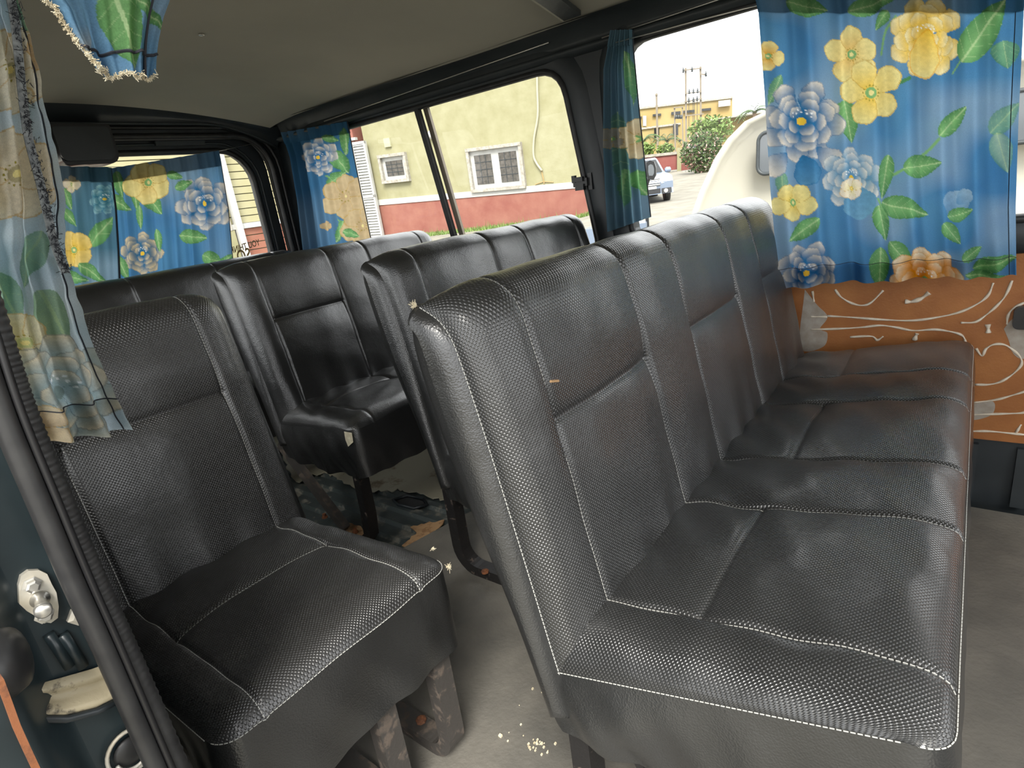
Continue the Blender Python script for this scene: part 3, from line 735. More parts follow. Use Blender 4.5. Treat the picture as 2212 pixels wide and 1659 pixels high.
for (x, y, lb) in ((1048, 1236, 'rusty bolt head on the second bench foot'), (910, 1557, 'rusty bolt hole ring on the single seat foot rail'), (702, 1118, 'rusty bolt standing in the floor behind the single seat'), (768, 1150, 'rusty bolt in the torn plywood by the third bench leg')):
    p = onZ(x, y, .034 if y > 1200 else .004)
    tag(MB().lathe(p, (0, 0, 1), [(.010, 0), (.010, .004), (.006, .005), (.006, .014 if y < 1200 else .007)], 8).build('rusty_bolt', M_RUST), lb, 'bolt')
# crumbs on the mat
cm = MB()
for k in range(34):
    x, y = (1158 + rng.normal(0, 14), 1606 + rng.normal(0, 10)) if k < 22 else (1040 + rng.random() * 170, 1480 + rng.random() * 170)
    p = onZ(x, y, .0075); s = .0012 + .0018 * rng.random(); cm.box(p, (s, s * 1.4, s))
p = onZ(1081, 1589, .0085); cm.box(p, (.006, .005, .004))
tag(cm.build('crumbs', M_FOAM), 'pale crumbs scattered on the grey mat beside the long bench', 'crumbs', kind='stuff')
# ================================================================== CURTAINS (printed cotton; print held in a colour attribute)
def srgb(r, g, b): 
    c = np.array([r, g, b]) / 255.0; return np.where(c <= .04045, c / 12.92, ((c + .055) / 1.055) ** 2.4)
BLUE = srgb(92, 146, 186); BLUE2 = srgb(66, 122, 172); PALEB = srgb(158, 182, 202); DEEP = srgb(46, 114, 164); CREAM = srgb(236, 226, 210)
YEL = srgb(240, 200, 70); YELP = srgb(240, 228, 160); ORG = srgb(226, 158, 28); LEAF = srgb(134, 184, 122); LEAFD = srgb(80, 138, 88); LEAFP = srgb(196, 220, 168); TAN = srgb(205, 180, 140)
def vnoise(x, y, s, seed):
    r = np.random.default_rng(seed); G = r.random((64, 64)); u = x / s; v = y / s; i = np.floor(u).astype(int); j = np.floor(v).astype(int)
    a = u - i; b = v - j; a = a * a * (3 - 2 * a); b = b * b * (3 - 2 * b); g = lambda p, q: G[p % 64, q % 64]
    return (g(i, j) * (1 - a) + g(i + 1, j) * a) * (1 - b) + (g(i, j + 1) * (1 - a) + g(i + 1, j + 1) * a) * b
class Print:
    def __init__(s, x, y, base=BLUE, base2=BLUE2, seed=1):
        s.x = x; s.y = y; n = .6 * vnoise(x, y, 90, seed) + .4 * vnoise(x, y, 34, seed + 1)
        s.c = base[None] * (1 - n[:, None]) + base2[None] * n[:, None]
        k = np.clip(vnoise(x, y, 120, seed + 2) * 1.6 - .8, 0, .55); s.c = s.c * (1 - k[:, None]) + PALEB[None] * k[:, None]
    def put(s, m, col, a=1.0):
        if np.ndim(col) == 1: col = np.broadcast_to(col, (m.sum(), 3))
        else: col = col[m]
        s.c[m] = s.c[m] * (1 - a) + col * a
    def petal(s, cx, cy, ang, L, W, cin, cout, line=None, scal=.06, p0=0.0, pw=1.0):
        near = (abs(s.x - cx) < L * 1.3 + W) & (abs(s.y - cy) < L * 1.3 + W)
        if not near.any(): return
        ca, sa = math.cos(ang), math.sin(ang); p = (s.x - cx) * ca + (s.y - cy) * sa; q = -(s.x - cx) * sa + (s.y - cy) * ca
        wdt = W * (.45 + .55 * np.clip(p / (L * .62), 0, 1)); th = np.arctan2(q, p - L * .5)
        e = ((p - L * .52) / (L * .5)) ** 2 + (q / wdt) ** 2; e = e * (1 + scal * np.sin(th * 7 + cx))
        mk = near & (e < 1)
        t = np.clip((p / L - p0) / (1 - p0), 0, 1) ** pw; col = cin[None] * (1 - t[:, None]) + cout[None] * t[:, None]
        fine = .9 + .16 * vnoise(s.x, s.y, 5, 5); s.put(mk, col * fine[:, None])
        if line is not None: s.put(near & (e < 1) & (e > .86), line, .55)
    def peony(s, cx, cy, r, cin=DEEP, cout=CREAM, line=DEEP, seed=0, core=YEL, asp=1.0):
        g = random.Random(seed)
        for n, rr, st, wd in ((8, 1.0, .30, .30), (7, .80, .22, .28), (6, .58, .12, .24), (4, .36, .0, .18)):
            o = g.random() * 6
            for k in range(n):
                an = o + 2 * math.pi * k / n + g.uniform(-.15, .15); b = r * st
                s.petal(cx + b * math.cos(an), cy + b * asp * math.sin(an), an, r * (rr - st) * g.uniform(.9, 1.08), r * wd, cin, cout, line * .8, .07, .30, 1.7)
        d = np.hypot(s.x - cx, s.y - cy); s.put(d < r * .10, core)
        for k in range(9):
            an = -2.6 + k * .26; q = r * (.22 + .06 * (k % 2)); s.put(np.hypot(s.x - cx - q * math.cos(an), s.y - cy - q * math.sin(an)) < r * .022, np.array([.9, .93, .95]))
    def poppy(s, cx, cy, r, n=5, a0=.3, cin=YEL, cout=YELP, core=LEAF, seed=0, W=.52):
        g = random.Random(seed + 50)
        for k in range(n):
            an = a0 + 2 * math.pi * k / n + g.uniform(-.12, .12); s.petal(cx, cy, an, r * g.uniform(.88, 1.08), r * W, cin if k % 2 else (cin + cout) / 2, cout, srgb(200, 160, 70), .06, .1, .7)
        d = np.hypot(s.x - cx, s.y - cy); s.put(d < r * .17, core); s.put(d < r * .08, YELP)
        for k in range(14):
            an = k * .449; s.put(np.hypot(s.x - cx - r * .23 * math.cos(an), s.y - cy - r * .23 * math.sin(an)) < r * .02, srgb(150, 140, 50))
    def leaf(s, cx, cy, L, W, ang, c1=LEAF, c2=LEAFD, a=1.0, rib=LEAFP):
        """cx,cy = leaf middle"""
        near = (abs(s.x - cx) < L) & (abs(s.y - cy) < L)
        if not near.any(): return
        ca, sa = math.cos(ang), math.sin(ang); p = (s.x - cx) * ca + (s.y - cy) * sa; q = -(s.x - cx) * sa + (s.y - cy) * ca
        u = p / L + .5; env = W * np.clip(np.sin(np.clip(u, 0, 1) ** .8 * math.pi), 0, 1) ** .75 * (1 - .25 * u) * (1 + .05 * np.abs(np.mod(p / L * 9, 1) - .5))
        mk = near & (np.abs(q) < env / 2) & (u > 0) & (u < 1); t = np.clip(np.abs(q) / (env / 2 + 1e-6), 0, 1) * .7 + .3 * u
        col = c1[None] * (1 - t[:, None]) + c2[None] * t[:, None]; col = col * (.92 + .16 * vnoise(s.x, s.y, 9, 9))[:, None]
        col = np.where(((q > 0) & (t < .75))[:, None], col * 1.12, col)
        s.put(mk, col, a); s.put(mk & (np.abs(q) < L * .014), rib, .7 * a)
        vein = np.abs(np.mod((p - np.abs(q) * .8) / L * 6, 1) - .5) < .035; s.put(mk & vein, rib, .35 * a)
    def stem(s, pts, w, col=LEAF):
        P = catmull(pts, 30)
        for a, b in zip(P[:-1], P[1:]):
            d = b - a; l2 = d @ d + 1e-9; t = np.clip(((s.x - a[0]) * d[0] + (s.y - a[1]) * d[1]) / l2, 0, 1)
            s.put(np.hypot(s.x - a[0] - d[0] * t, s.y - a[1] - d[1] * t) < w, col, .8)
def edge(poly, n):
    P = np.array(poly, float); L = np.concatenate([[0], np.cumsum(np.linalg.norm(np.diff(P, axis=0), axis=1))]); q = np.linspace(0, L[-1], n)
    return np.stack([np.interp(q, L, P[:, k]) for k in (0, 1)], 1)
def curtain(name, label, left, right, nr, nc, place, nrm, fold, painter, head=0, hem=0, hemw=None, group='blue floral curtains', side=None, mat=None, bottom=None, thread_w=.0008):
    Lp = edge(left, nr); Rp = edge(right, nr); u = np.linspace(0, 1, nc); v = np.linspace(0, 1, nr)
    PXY = Lp[:, None, :] * (1 - u[None, :, None]) + Rp[:, None, :] * u[None, :, None]
    if bottom is not None:      # wavy lower edge
        PXY[:, :, 1] += (v[:, None] ** 4) * np.array([bottom(t) for t in u])[None, :]
    x = PXY[..., 0].ravel(); y = PXY[..., 1].ravel(); nrm = np.array(nrm, float)
    pos = np.array([place(a, b) for a, b in zip(x, y)])
    UU = np.tile(u, nr); VV = np.repeat(v, nc); pos += nrm[None] * np.array(fold(UU, VV))[:, None]
    pr = painter(x, y)
    root = empty(name, tuple(pos.reshape(nr, nc, 3)[0, nc // 2]), label, 'curtain', group)
    fc = grid_faces(nr, nc)
    obj('cloth', pos, fc, mat or M_CLOTH, root, True, colors=pr.c)
    G = pos.reshape(nr, nc, 3); CC = pr.c.reshape(nr, nc, 3)
    cvn = nrm / np.linalg.norm(nrm)
    if head:
        k = max(2, int(nr * head)); Q = G[:k] + cvn * .004; Q2 = G[:k] - cvn * .004
        o = obj('header_band', np.vstack([Q.reshape(-1, 3), Q2.reshape(-1, 3)]), grid_faces(k, nc) + grid_faces(k, nc, k * nc), M_CLOTH2, root, True, colors=np.vstack([CC[:k].reshape(-1, 3)] * 2) * .6)  # print darkened here: shade of the gathered double cloth put into its colour
    if hem:
        k = max(3, int(nr * hem)); Q = G[-k:] - cvn * .0025
        obj('hem_fold', Q.reshape(-1, 3), grid_faces(k, nc), M_CLOTH, root, True, colors=CC[-k:].reshape(-1, 3))
        st = MB(); st.tube([p + cvn * .0008 for p in G[-k]], thread_w, 4); st.build('hem_stitching', M_DTHREAD, root)
    if side is not None:
        for sd2 in ([side] if isinstance(side, int) else side):
            st = MB(); st.tube([p + cvn * .0008 for p in G[:, sd2]], thread_w, 4); st.build('side_stitching', M_DTHREAD, root)
    return root, G
# ---- big curtain at the right, in front of the second window
def paintR(x, y):
    p = Print(x, y, seed=3)
    p.leaf(1745, 15, 90, 50, .2); p.leaf(1885, 10, 110, 45, -.3); p.leaf(1905, 45, 50, 30, 2.2)
    p.poppy(1662, 122, 34, 4, .2, cin=ORG); p.leaf(1675, 195, 70, 26, 1.9, a=.8)
    p.leaf(1830, 262, 95, 60, 1.35); p.leaf(1690, 400, 60, 26, 1.5, a=.7); p.leaf(1735, 498, 80, 40, 2.5)
    p.peony(1733, 262, 88, seed=2); p.petal(1760, 320, .6, 70, 26, DEEP, CREAM, DEEP); p.petal(1700, 330, 2.3, 62, 26, DEEP, CREAM, DEEP)
    p.petal(1735, 335, 1.3, 66, 30, DEEP, BLUE, DEEP)
    p.peony(1838, 385, 66, cin=srgb(96, 150, 186), cout=srgb(225, 222, 214), line=srgb(110, 150, 180), seed=5)
    p.petal(1838, 395, 1.2, 80, 40, BLUE, srgb(120, 170, 200)); p.poppy(1838, 408, 26, 6, .5, cin=YELP, cout=CREAM, core=YEL)
    p.stem([(1935, 35), (1915, 70), (1905, 120)], 2.5); p.stem([(1930, 185), (1965, 168)], 4, LEAFD)
    p.poppy(1840, 118, 60, 5, .8, cin=srgb(232, 190, 110), cout=YELP, seed=3, W=.44)
    p.poppy(1881, 200, 72, 5, .62, cin=YEL, cout=YELP, seed=4, W=.40)
    p.peony(2000, 78, 84, cin=srgb(236, 200, 90), cout=srgb(240, 232, 190), line=srgb(214, 180, 90), seed=7, core=LEAF, asp=1.2); p.petal(2005, 60, 1.7, 110, 34, YEL, YELP, ORG)
    p.leaf(2124, 66, 165, 78, -.95); p.stem([(2074, 132), (2058, 160)], 1.6)
    p.leaf(2058, 262, 88, 42, -.82); p.stem([(2028, 300), (2000, 330), (1960, 360), (1930, 378)], 3.2); p.leaf(1992, 358, 84, 56, -.15)
    p.leaf(1913, 382, 98, 38, 1.75); p.leaf(1955, 450, 105, 54, .25); p.leaf(1905, 482, 78, 42, 1.35); p.leaf(1946, 548, 72, 42, .9); p.leaf(1900, 580, 88, 48, 1.6)
    p.stem([(1895, 430), (1905, 450), (1920, 470)], 2.5)
    p.poppy(1714, 437, 46, 5, .3, seed=9, cin=srgb(226, 196, 90), W=.46)
    p.peony(1745, 588, 66, seed=11); p.peony(1998, 604, 80, cin=ORG, cout=srgb(244, 236, 214), line=ORG, seed=13, core=LEAF, asp=.6)
    p.petal(2058, 478, -1.4, 66, 30, srgb(96, 146, 186), srgb(150, 182, 206)); p.petal(2066, 440, -.7, 40, 18, srgb(96, 146, 186), srgb(160, 190, 210)); p.leaf(2074, 462, 58, 34, -.3); p.leaf(2056, 505, 56, 40, .8)
    p.leaf(2172, 118, 60, 70, 1.4, a=.75); p.leaf(2170, 255, 90, 52, -.8, a=.6); p.leaf(2165, 330, 90, 56, 1.3, c1=LEAFP, a=.55)
    p.leaf(2150, 568, 100, 40, -.25); p.leaf(2140, 598, 110, 26, .1); p.leaf(2100, 548, 50, 30, -.6)
    return p
placeR = lambda a, b: hit(a, b, (0, 1.64, 1.2), (0, 1, -.11))
foldR = lambda u, v: (.009 + .007 * v) * np.sin(2 * np.pi * (8.2 * u + .35 * np.sin(3 * u + 1.2 * v))) + .004 * np.sin(2 * np.pi * (15 * u + .2)) * (1 - .7 * v) + .006 * np.sin(2 * np.pi * 2.3 * u + v)
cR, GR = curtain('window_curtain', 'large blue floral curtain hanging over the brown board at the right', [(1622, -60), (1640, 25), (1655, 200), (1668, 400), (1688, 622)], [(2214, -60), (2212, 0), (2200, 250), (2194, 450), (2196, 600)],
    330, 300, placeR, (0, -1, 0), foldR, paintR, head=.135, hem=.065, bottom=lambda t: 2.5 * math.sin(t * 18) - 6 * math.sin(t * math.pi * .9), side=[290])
# ---- gathered curtain on the pillar between the side windows
def paintM(x, y):
    p = Print(x, y, seed=21, base=srgb(118, 148, 168), base2=srgb(94, 130, 146))
    p.leaf(1340, 330, 180, 40, 1.5, c1=srgb(104, 144, 124), c2=srgb(86, 124, 120), a=.8); p.leaf(1362, 170, 120, 30, 1.4, a=.8); p.leaf(1350, 410, 90, 34, 1.6, a=.7)
    p.poppy(1378, 300, 46, 4, .1, cin=TAN, cout=srgb(230, 220, 190)); p.poppy(1325, 300, 26, 4, .6, cin=srgb(150, 152, 146), cout=srgb(170, 168, 160)); p.leaf(1385, 395, 60, 40, 1.2)
    return p
placeM = lambda a, b: onW(a, b, .035)
foldM = lambda u, v: (.008 + .006 * v) * np.sin(2 * np.pi * (4.5 * u + .2 * v)) + .004 * np.sin(2 * np.pi * (9 * u))
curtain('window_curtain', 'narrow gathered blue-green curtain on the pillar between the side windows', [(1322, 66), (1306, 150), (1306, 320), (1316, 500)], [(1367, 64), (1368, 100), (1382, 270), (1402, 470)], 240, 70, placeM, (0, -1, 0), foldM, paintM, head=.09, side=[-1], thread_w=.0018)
# ---- curtain at the rear end of the first side window
def paintS(x, y):
    p = Print(x, y, seed=31, base=srgb(76, 128, 168), base2=srgb(58, 108, 148))
    p.leaf(735, 350, 60, 40, .9); p.leaf(728, 385, 50, 34, -.6); p.leaf(745, 305, 60, 20, 1.5); p.leaf(715, 300, 36, 18, .2)
    p.peony(688, 340, 40, seed=23, asp=1.2); p.stem([(705, 380), (720, 400), (728, 470), (760, 480)], 1.6); p.leaf(735, 500, 50, 24, 1.9)
    p.poppy(746, 424, 52, 6, .5, cin=TAN, cout=srgb(214, 192, 152), core=TAN, W=.4); p.poppy(782, 488, 44, 5, .2, cin=TAN, cout=srgb(214, 192, 152), core=TAN); p.leaf(760, 505, 40, 20, .3); p.poppy(706, 488, 12, 4, 0, cin=TAN, cout=TAN)
    return p
placeS = lambda a, b: onW(a, b, .03)
foldS = lambda u, v: (.004 + .012 * np.clip(.5 - u, 0, 1)) * np.sin(2 * np.pi * (6.0 * u ** .8 + .2)) + .004 * np.sin(2 * np.pi * (11 * u))
curtain('window_curtain', 'blue curtain with tan flower at the rear end of the side window', [(612, 286), (630, 340), (645, 430), (660, 560)], [(752, 262), (765, 330), (783, 420), (806, 530)], 180, 110, placeS, (0, -1, 0), foldS, paintS, head=.10, side=[-1], thread_w=.0022)
# ---- two rear-window curtains
def paintT(x, y):
    p = Print(x, y, seed=41)
    p.leaf(255, 400, 60, 30, 1.3); p.leaf(255, 440, 60, 34, .5); p.leaf(290, 430, 60, 22, 1.4); p.leaf(330, 440, 60, 40, .9); p.leaf(300, 470, 50, 20, 1.5)
    p.poppy(318, 395, 50, 5, .4, cin=srgb(236, 206, 130), cout=YELP); p.peony(440, 440, 62, seed=27); p.leaf(415, 512, 60, 36, .1); p.leaf(395, 400, 40, 24, -.4); p.leaf(375, 380, 34, 20, .3)
    p.peony(305, 548, 48, cin=srgb(50, 110, 150), cout=srgb(236, 214, 170), seed=31); p.leaf(262, 580, 60, 28, 1.1); p.leaf(480, 570, 60, 30, -.8); p.leaf(455, 560, 46, 36, .4); p.leaf(340, 520, 50, 22, 1.4)
    return p
def paintT2(x, y):
    p = Print(x, y, seed=45, base=srgb(96, 140, 166), base2=srgb(76, 116, 136))
    p.leaf(218, 500, 80, 44, -.9); p.leaf(145, 430, 50, 24, 1.2); p.leaf(150, 470, 50, 26, .8); p.poppy(160, 540, 42, 4, .8, cin=YEL, cout=srgb(240, 216, 140), W=.6); p.poppy(155, 398, 20, 4, .1, cin=YELP, cout=CREAM); p.leaf(200, 590, 70, 30, .6); p.peony(225, 430, 34, cin=srgb(70, 130, 150), cout=srgb(150, 190, 200), seed=36); p.leaf(160, 600, 60, 30, .2)
    return p
placeT = lambda a, b: onX(a, b, XR + .055)
placeT2 = lambda a, b: onX(a, b, XR + .095)
foldT = lambda u, v: (.013 + .006 * v) * np.abs(np.sin(np.pi * (7.2 * u + .15 * v))) + .004 * np.sin(2 * np.pi * 13 * u)
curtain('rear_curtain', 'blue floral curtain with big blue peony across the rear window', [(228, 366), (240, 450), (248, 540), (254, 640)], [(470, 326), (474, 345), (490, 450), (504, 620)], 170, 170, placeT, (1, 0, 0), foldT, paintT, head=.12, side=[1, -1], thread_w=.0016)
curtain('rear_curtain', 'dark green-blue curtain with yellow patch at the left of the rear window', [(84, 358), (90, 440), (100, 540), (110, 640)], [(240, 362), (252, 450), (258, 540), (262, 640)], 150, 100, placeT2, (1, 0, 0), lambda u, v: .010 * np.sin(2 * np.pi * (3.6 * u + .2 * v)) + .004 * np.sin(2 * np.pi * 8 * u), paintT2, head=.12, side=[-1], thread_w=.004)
# ---- bunched curtain at the left, just behind the door jamb
def paintL(x, y):
    p = Print(x, y, seed=51, base=srgb(226, 234, 238), base2=srgb(186, 210, 224))  # print colours paled to stand in for front light from the door
    p.leaf(60, 60, 150, 50, 1.3, c1=srgb(110, 150, 120), a=.8); p.leaf(120, 700, 160, 70, 1.2, c1=srgb(150, 180, 140), c2=srgb(110, 150, 110), a=.8); p.leaf(70, 560, 130, 60, 1.9, c1=srgb(160, 200, 165), a=.7); p.leaf(20, 640, 120, 50, 1.2, c1=srgb(150, 190, 150), a=.7)
    p.poppy(22, 150, 100, 5, .4, cin=srgb(222, 216, 196), cout=srgb(238, 234, 218), core=srgb(190, 185, 150), W=.56); p.poppy(28, 380, 105, 5, .9, cin=srgb(224, 214, 190), cout=srgb(238, 230, 210), core=srgb(186, 176, 140), W=.56)
    p.poppy(88, 110, 44, 4, 1.4, cin=TAN, cout=srgb(214, 192, 160), W=.6); p.poppy(52, 740, 70, 5, .4, cin=srgb(214, 208, 170), cout=srgb(230, 224, 196), core=srgb(196, 204, 150), W=.6)
    p.peony(135, 850, 135, cin=srgb(164, 188, 196), cout=srgb(240, 228, 204), line=srgb(120, 132, 138), seed=44, core=srgb(130, 150, 150))
    p.poppy(90, 930, 60, 4, .5, cin=srgb(214, 196, 170), cout=srgb(234, 220, 192), W=.5); return p
LXP = -.72
placeL = lambda a, b: onX(a, b, LXP)
def foldL(u, v): return (.006 + .010 * v) * np.sin(2 * np.pi * (2.6 * u + .5 * v)) + .006 * np.sin(2 * np.pi * (5.3 * u - .7 * v) + 2 * v) * (1 - .4 * v) + .016 * (vnoise(u * 170, v * 950, 60, 3) - .5) + .006 * (vnoise(u * 170 + v * 60, v * 950, 22, 4) - .5)
cL, GL = curtain('window_curtain', 'pale bunched floral curtain hanging at the left behind the door jamb', [(-70, -120), (-60, 200), (-40, 500), (0, 740), (60, 900), (88, 962)], [(10, -120), (40, 0), (66, 80), (92, 180), (110, 270), (128, 340), (142, 430), (152, 560), (168, 640), (190, 720), (230, 820), (262, 885), (281, 927)],
    420, 170, placeL, (1, 0, 0), foldL, paintL, hem=.07, side=[160])
# frayed dark overlock seam down the folded edge
q = MB(); seamP = GL[150:330, 0]
sp_ = catmull([onX(x, y, LXP + .014) for x, y in ((20, -20), (34, 60), (48, 200), (62, 300), (88, 400), (104, 470), (122, 540), (142, 590))], 60)
q.sweep(sp_, (0, 1, 0), .007, .0016)
bpy_strip = q.build('overlock_seam', simple('grey_overlock', (.10, .11, .12), .9, var=(.32, .34, .34), nscale=160), cL)
q = MB()
for k in range(420):
    t = rng.integers(0, 59); a = sp_[t] + (sp_[min(t + 1, 59)] - sp_[t]) * rng.random() + np.array([.002, rng.normal(.0015, .002), 0]); q.tube([a, a + rng.normal(0, .0014, 3) * (.4, 1, 1), a + rng.normal(0, .0016, 3) * (.4, 1, 1)], .0003, 3)
tag(q.build('overlock_thread', M_DTHREAD, cL), kind='stuff')
# ---- torn curtain end dangling from the door header, near the camera
def paintH(x, y):
    p = Print(x, y, seed=61, base=srgb(128, 168, 198), base2=srgb(100, 146, 184))
    p.leaf(262, 50, 210, 90, 1.35, c1=srgb(122, 166, 110), c2=srgb(96, 146, 92)); p.leaf(330, 30, 120, 34, .6, c1=srgb(122, 166, 110)); 
    k = np.clip(1 - (190 - x) / 60, 0, 1) * np.clip((y - 50) / 60, 0, 1) * (x < 200); p.c = p.c * (1 - .6 * k[:, None]) + srgb(206, 196, 176)[None] * .6 * k[:, None]
    return p
HX = -.42
placeH = lambda a, b: onX(a, b, HX)
cH, GH = curtain('curtain_end', 'torn blue and green curtain end dangling from the door header at the top left', [(40, -160), (60, -60), (84, 0), (112, 22), (140, 66), (172, 110), (200, 142)], [(420, -160), (390, -60), (374, 0), (364, 30), (352, 90), (346, 130), (342, 162)], 110, 130,
    placeH, (1, 0, 0), lambda u, v: .006 * np.sin(2 * np.pi * (1.6 * u + .3 * v)) + .002 * np.sin(2 * np.pi * (6 * u + v)), paintH, hem=.16, side=[108], bottom=lambda t: 12 * math.sin(t * math.pi) + 5 * math.sin(t * 23), thread_w=.0009)
q = MB()
for seg in (GH[:, 0][40:], GH[-1]):
    for k in range(420):
        a = seg[rng.integers(0, len(seg))] + (.0005, 0, 0); q.tube([a, a + rng.normal(0, .0008, 3), a + rng.normal(0, .0011, 3)], .00022, 3)
tag(q.build('frayed_edge', M_FOAM, cH), kind='stuff')
# ---- curtain wires
def wire(pts, lb, r=.0016):
    tag(MB().tube(pts, r, 6).build('curtain_wire', M_CHROME, None, True), lb, 'curtain wire', 'curtain wires')
wire([onW(1300, 82, .03), onW(1460, 30, .032), onW(1640, -30, .03)], 'upper stretched curtain wire above the second side window')
wire([onW(1330, 92, .045), onW(1500, 46, .05), onW(1650, 8, .05)], 'lower stretched curtain wire above the second side window')
wire([onX(90, 364, XR + .040), onX(280, 360, XR + .040), onX(470, 327, XR + .040), onX(548, 310, XR + .040)], 'sagging curtain wire across the rear window', .0012)
# ================================================================== OUTSIDE
DH = np.array([-.3466, .938, 0]); ER = np.array([.938, .3466, 0]); UP = np.array([0, 0, 1.0])
def onD(x, y, D): return hit(x, y, C + DH * D, DH)
def sstep(a, b, x): t = min(1, max(0, (x - a) / (b - a))); return t * t * (3 - 2 * t)
def terrain(x, y):
    D = x * DH[0] + y * DH[1]; lat = x * ER[0] + y * ER[1]
    return GZ + sstep(-5.6, -2.8, lat) * float(np.interp(D, [16, 26, 45, 60], [0, .42, 1.45, 1.7]))
M_ASPH = simple('beige_grey_gravel_lot', (.16, .148, .12), .95, var=(.23, .215, .175), nscale=1.5, bumpd=.01, bscale=6)  # plain beige-grey gravel, tone varied at random
xs = np.linspace(-70, 60, 66); ys = np.linspace(-40, 110, 76)
tag(obj('ground', [(x, y, terrain(x, y)) for x in xs for y in ys], [f[::-1] for f in grid_faces(66, 76)], M_ASPH, smooth=True), kind='structure')
M_YEL = simple('pale_yellow_render', (.225, .212, .115), .9, var=(.27, .258, .155), nscale=1.6, bumpd=.01, bscale=5)
M_RED = simple('weathered_red_plinth', (.20, .066, .05), .9, var=(.25, .105, .076), nscale=1.3, bumpd=.01, bscale=5)
M_PIPE = simple('cream_cable', (.36, .34, .24), .6)
M_CURT = simple('grey_lace_in_window', (.045, .042, .036), .8, var=(.10, .09, .08), nscale=7)
# ---- yellow building seen through the first side window
EP = np.array([-15.4, 24.8, 0]); ED = np.array([.981, .192, 0]); EN = np.array([.192, -.981, 0]); TL = .044
def eab(x, y):
    P = hit(x, y, EP, EN); a = (P - EP) @ ED; return a, P[2] + TL * a
def ept(a, b, o): return EP + ED * a + EN * o + UP * (b - TL * a)
def eprism(name, a0, b0, a1, b1, o0, o1, mat, parent):
    V = [ept(a, b, o) for o in (o0, o1) for (a, b) in ((a0, b0), (a1, b0), (a1, b1), (a0, b1))]
    return obj(name, V, [(3, 2, 1, 0), (4, 5, 6, 7), (0, 1, 5, 4), (1, 2, 6, 5), (2, 3, 7, 6), (3, 0, 4, 7)], mat, parent)
bl = empty('side_building', tuple(EP + UP * GZ), 'pale yellow building with red plinth and white-framed windows', 'building')
aL = eab(640, 400)[0]; aC = eab(812, 440)[0]; aR = eab(1277, 400)[0]; bB = .5 * (eab(820, 437)[1] + eab(1250, 402)[1]); 
eprism('upper_wall', aC, bB, aR, 9.5, 0, -6, M_YEL, bl)
eprism('plinth', aC, -1.2, aR, bB, .05, -6, M_RED, bl)
eprism('string_band', aC, bB - .12, aR, bB + .17, .09, -.1, M_WHITE, bl)
eprism('corner_wall', aL - 8, -1.2, aC, 9.5, -1.0, -6, M_YEL, bl)
eprism('corner_plinth', aL - 8, -1.2, aC, bB, -.95, -6, M_RED, bl)
eprism('red_column', eab(735, 300)[0], 4.1, eab(766, 300)[0], 9.5, .1, -1, M_RED, bl)
eprism('pipe_stub', eab(757, 302)[0], eab(765, 304)[1], eab(775, 302)[0], eab(765, 298)[1], .3, .1, M_WHITE, bl)
def ewindow(pts, fw, sash, n):
    (x0, y0), (x1, y1), (x2, y2), (x3, y3) = pts
    q = [eab(*p) for p in pts]; a0 = (q[0][0] + q[3][0]) / 2; a1 = (q[1][0] + q[2][0]) / 2; b1 = (q[0][1] + q[1][1]) / 2; b0 = (q[2][1] + q[3][1]) / 2
    wn_ = eprism('window', a0 + fw * .5, b0 + fw * .5, a1 - fw * .5, b1 - fw * .5, .02, -.05, M_WHITE, bl)
    eprism('surround', a0, b1 - fw, a1, b1, .22, 0, M_WHITEB, wn_); eprism('surround', a0, b0, a1, b0 + fw, .22, 0, M_WHITEB, wn_)
    eprism('surround', a0, b0 + fw, a0 + fw, b1 - fw, .2, 0, M_WHITEB, wn_); eprism('surround', a1 - fw, b0 + fw, a1, b1 - fw, .2, 0, M_WHITEB, wn_)
    i0 = a0 + fw; i1 = a1 - fw; c0 = b0 + fw; c1 = b1 - fw; wd = (i1 - i0) / n
    for k in range(n):
        p0 = i0 + k * wd + sash; p1 = i0 + (k + 1) * wd - sash
        eprism('pane', p0, c0 + sash, p1, c1 - sash, .045, .03, M_CURT, wn_)
        for z in np.linspace(c0 + sash, c1 - sash, 5)[1:-1]: eprism('burglar_bar', p0, z - .015, p1, z + .015, .055, .047, M_DARK, wn_)
        for a in np.linspace(p0, p1, 4)[1:-1]: eprism('burglar_bar', a - .013, c0 + sash, a + .013, c1 - sash, .06, .05, M_DARK, wn_)
ewindow([(1008, 321), (1128, 307), (1138, 404), (1022, 418)], .15, .21, 2)
ewindow([(817, 336), (880, 328), (886, 389), (832, 399)], .15, .2, 1)
# tall white louvred shutter in front of the corner
sh = empty('louvre_shutter', tuple(ept(eab(790, 400)[0], -.6, .4)), 'tall white louvred shutter at the corner of the yellow building', 'shutter')
a0 = eab(768, 315)[0]; a1 = eab(797, 308)[0]; bt_ = eab(783, 306)[1]; bb_ = eab(825, 500)[1] - .5
eprism('frame_back', a0, bb_, a1, bt_, .30, .22, M_WHITE, sh)
for (u0, u1) in ((a0, a0 + .12), (a1 - .12, a1)): eprism('stile', u0, bb_, u1, bt_, .40, .30, M_WHITE, sh)
eprism('rail', a0, bt_ - .14, a1, bt_, .40, .30, M_WHITE, sh); eprism('rail', a0, 1.2, a1, 1.34, .40, .30, M_WHITE, sh)
for z in np.arange(bb_ + .1, bt_ - .18, .145):
    V = [ept(a, z + dz, o) for (dz, o) in ((0, .39), (.02, .39), (.12, .31), (.10, .31)) for a in (a0 + .12, a1 - .12)]
    obj('slat', V, [(0, 1, 3, 2), (2, 3, 5, 4), (4, 5, 7, 6), (6, 7, 1, 0), (0, 2, 4, 6), (1, 7, 5, 3)], M_WHITE, sh)
a, b = eab(838, 308); eprism('vent_block', a - .2, b - .22, a + .2, b + .22, .1, 0, simple('cream_vent', (.36, .35, .22), .8), bl)
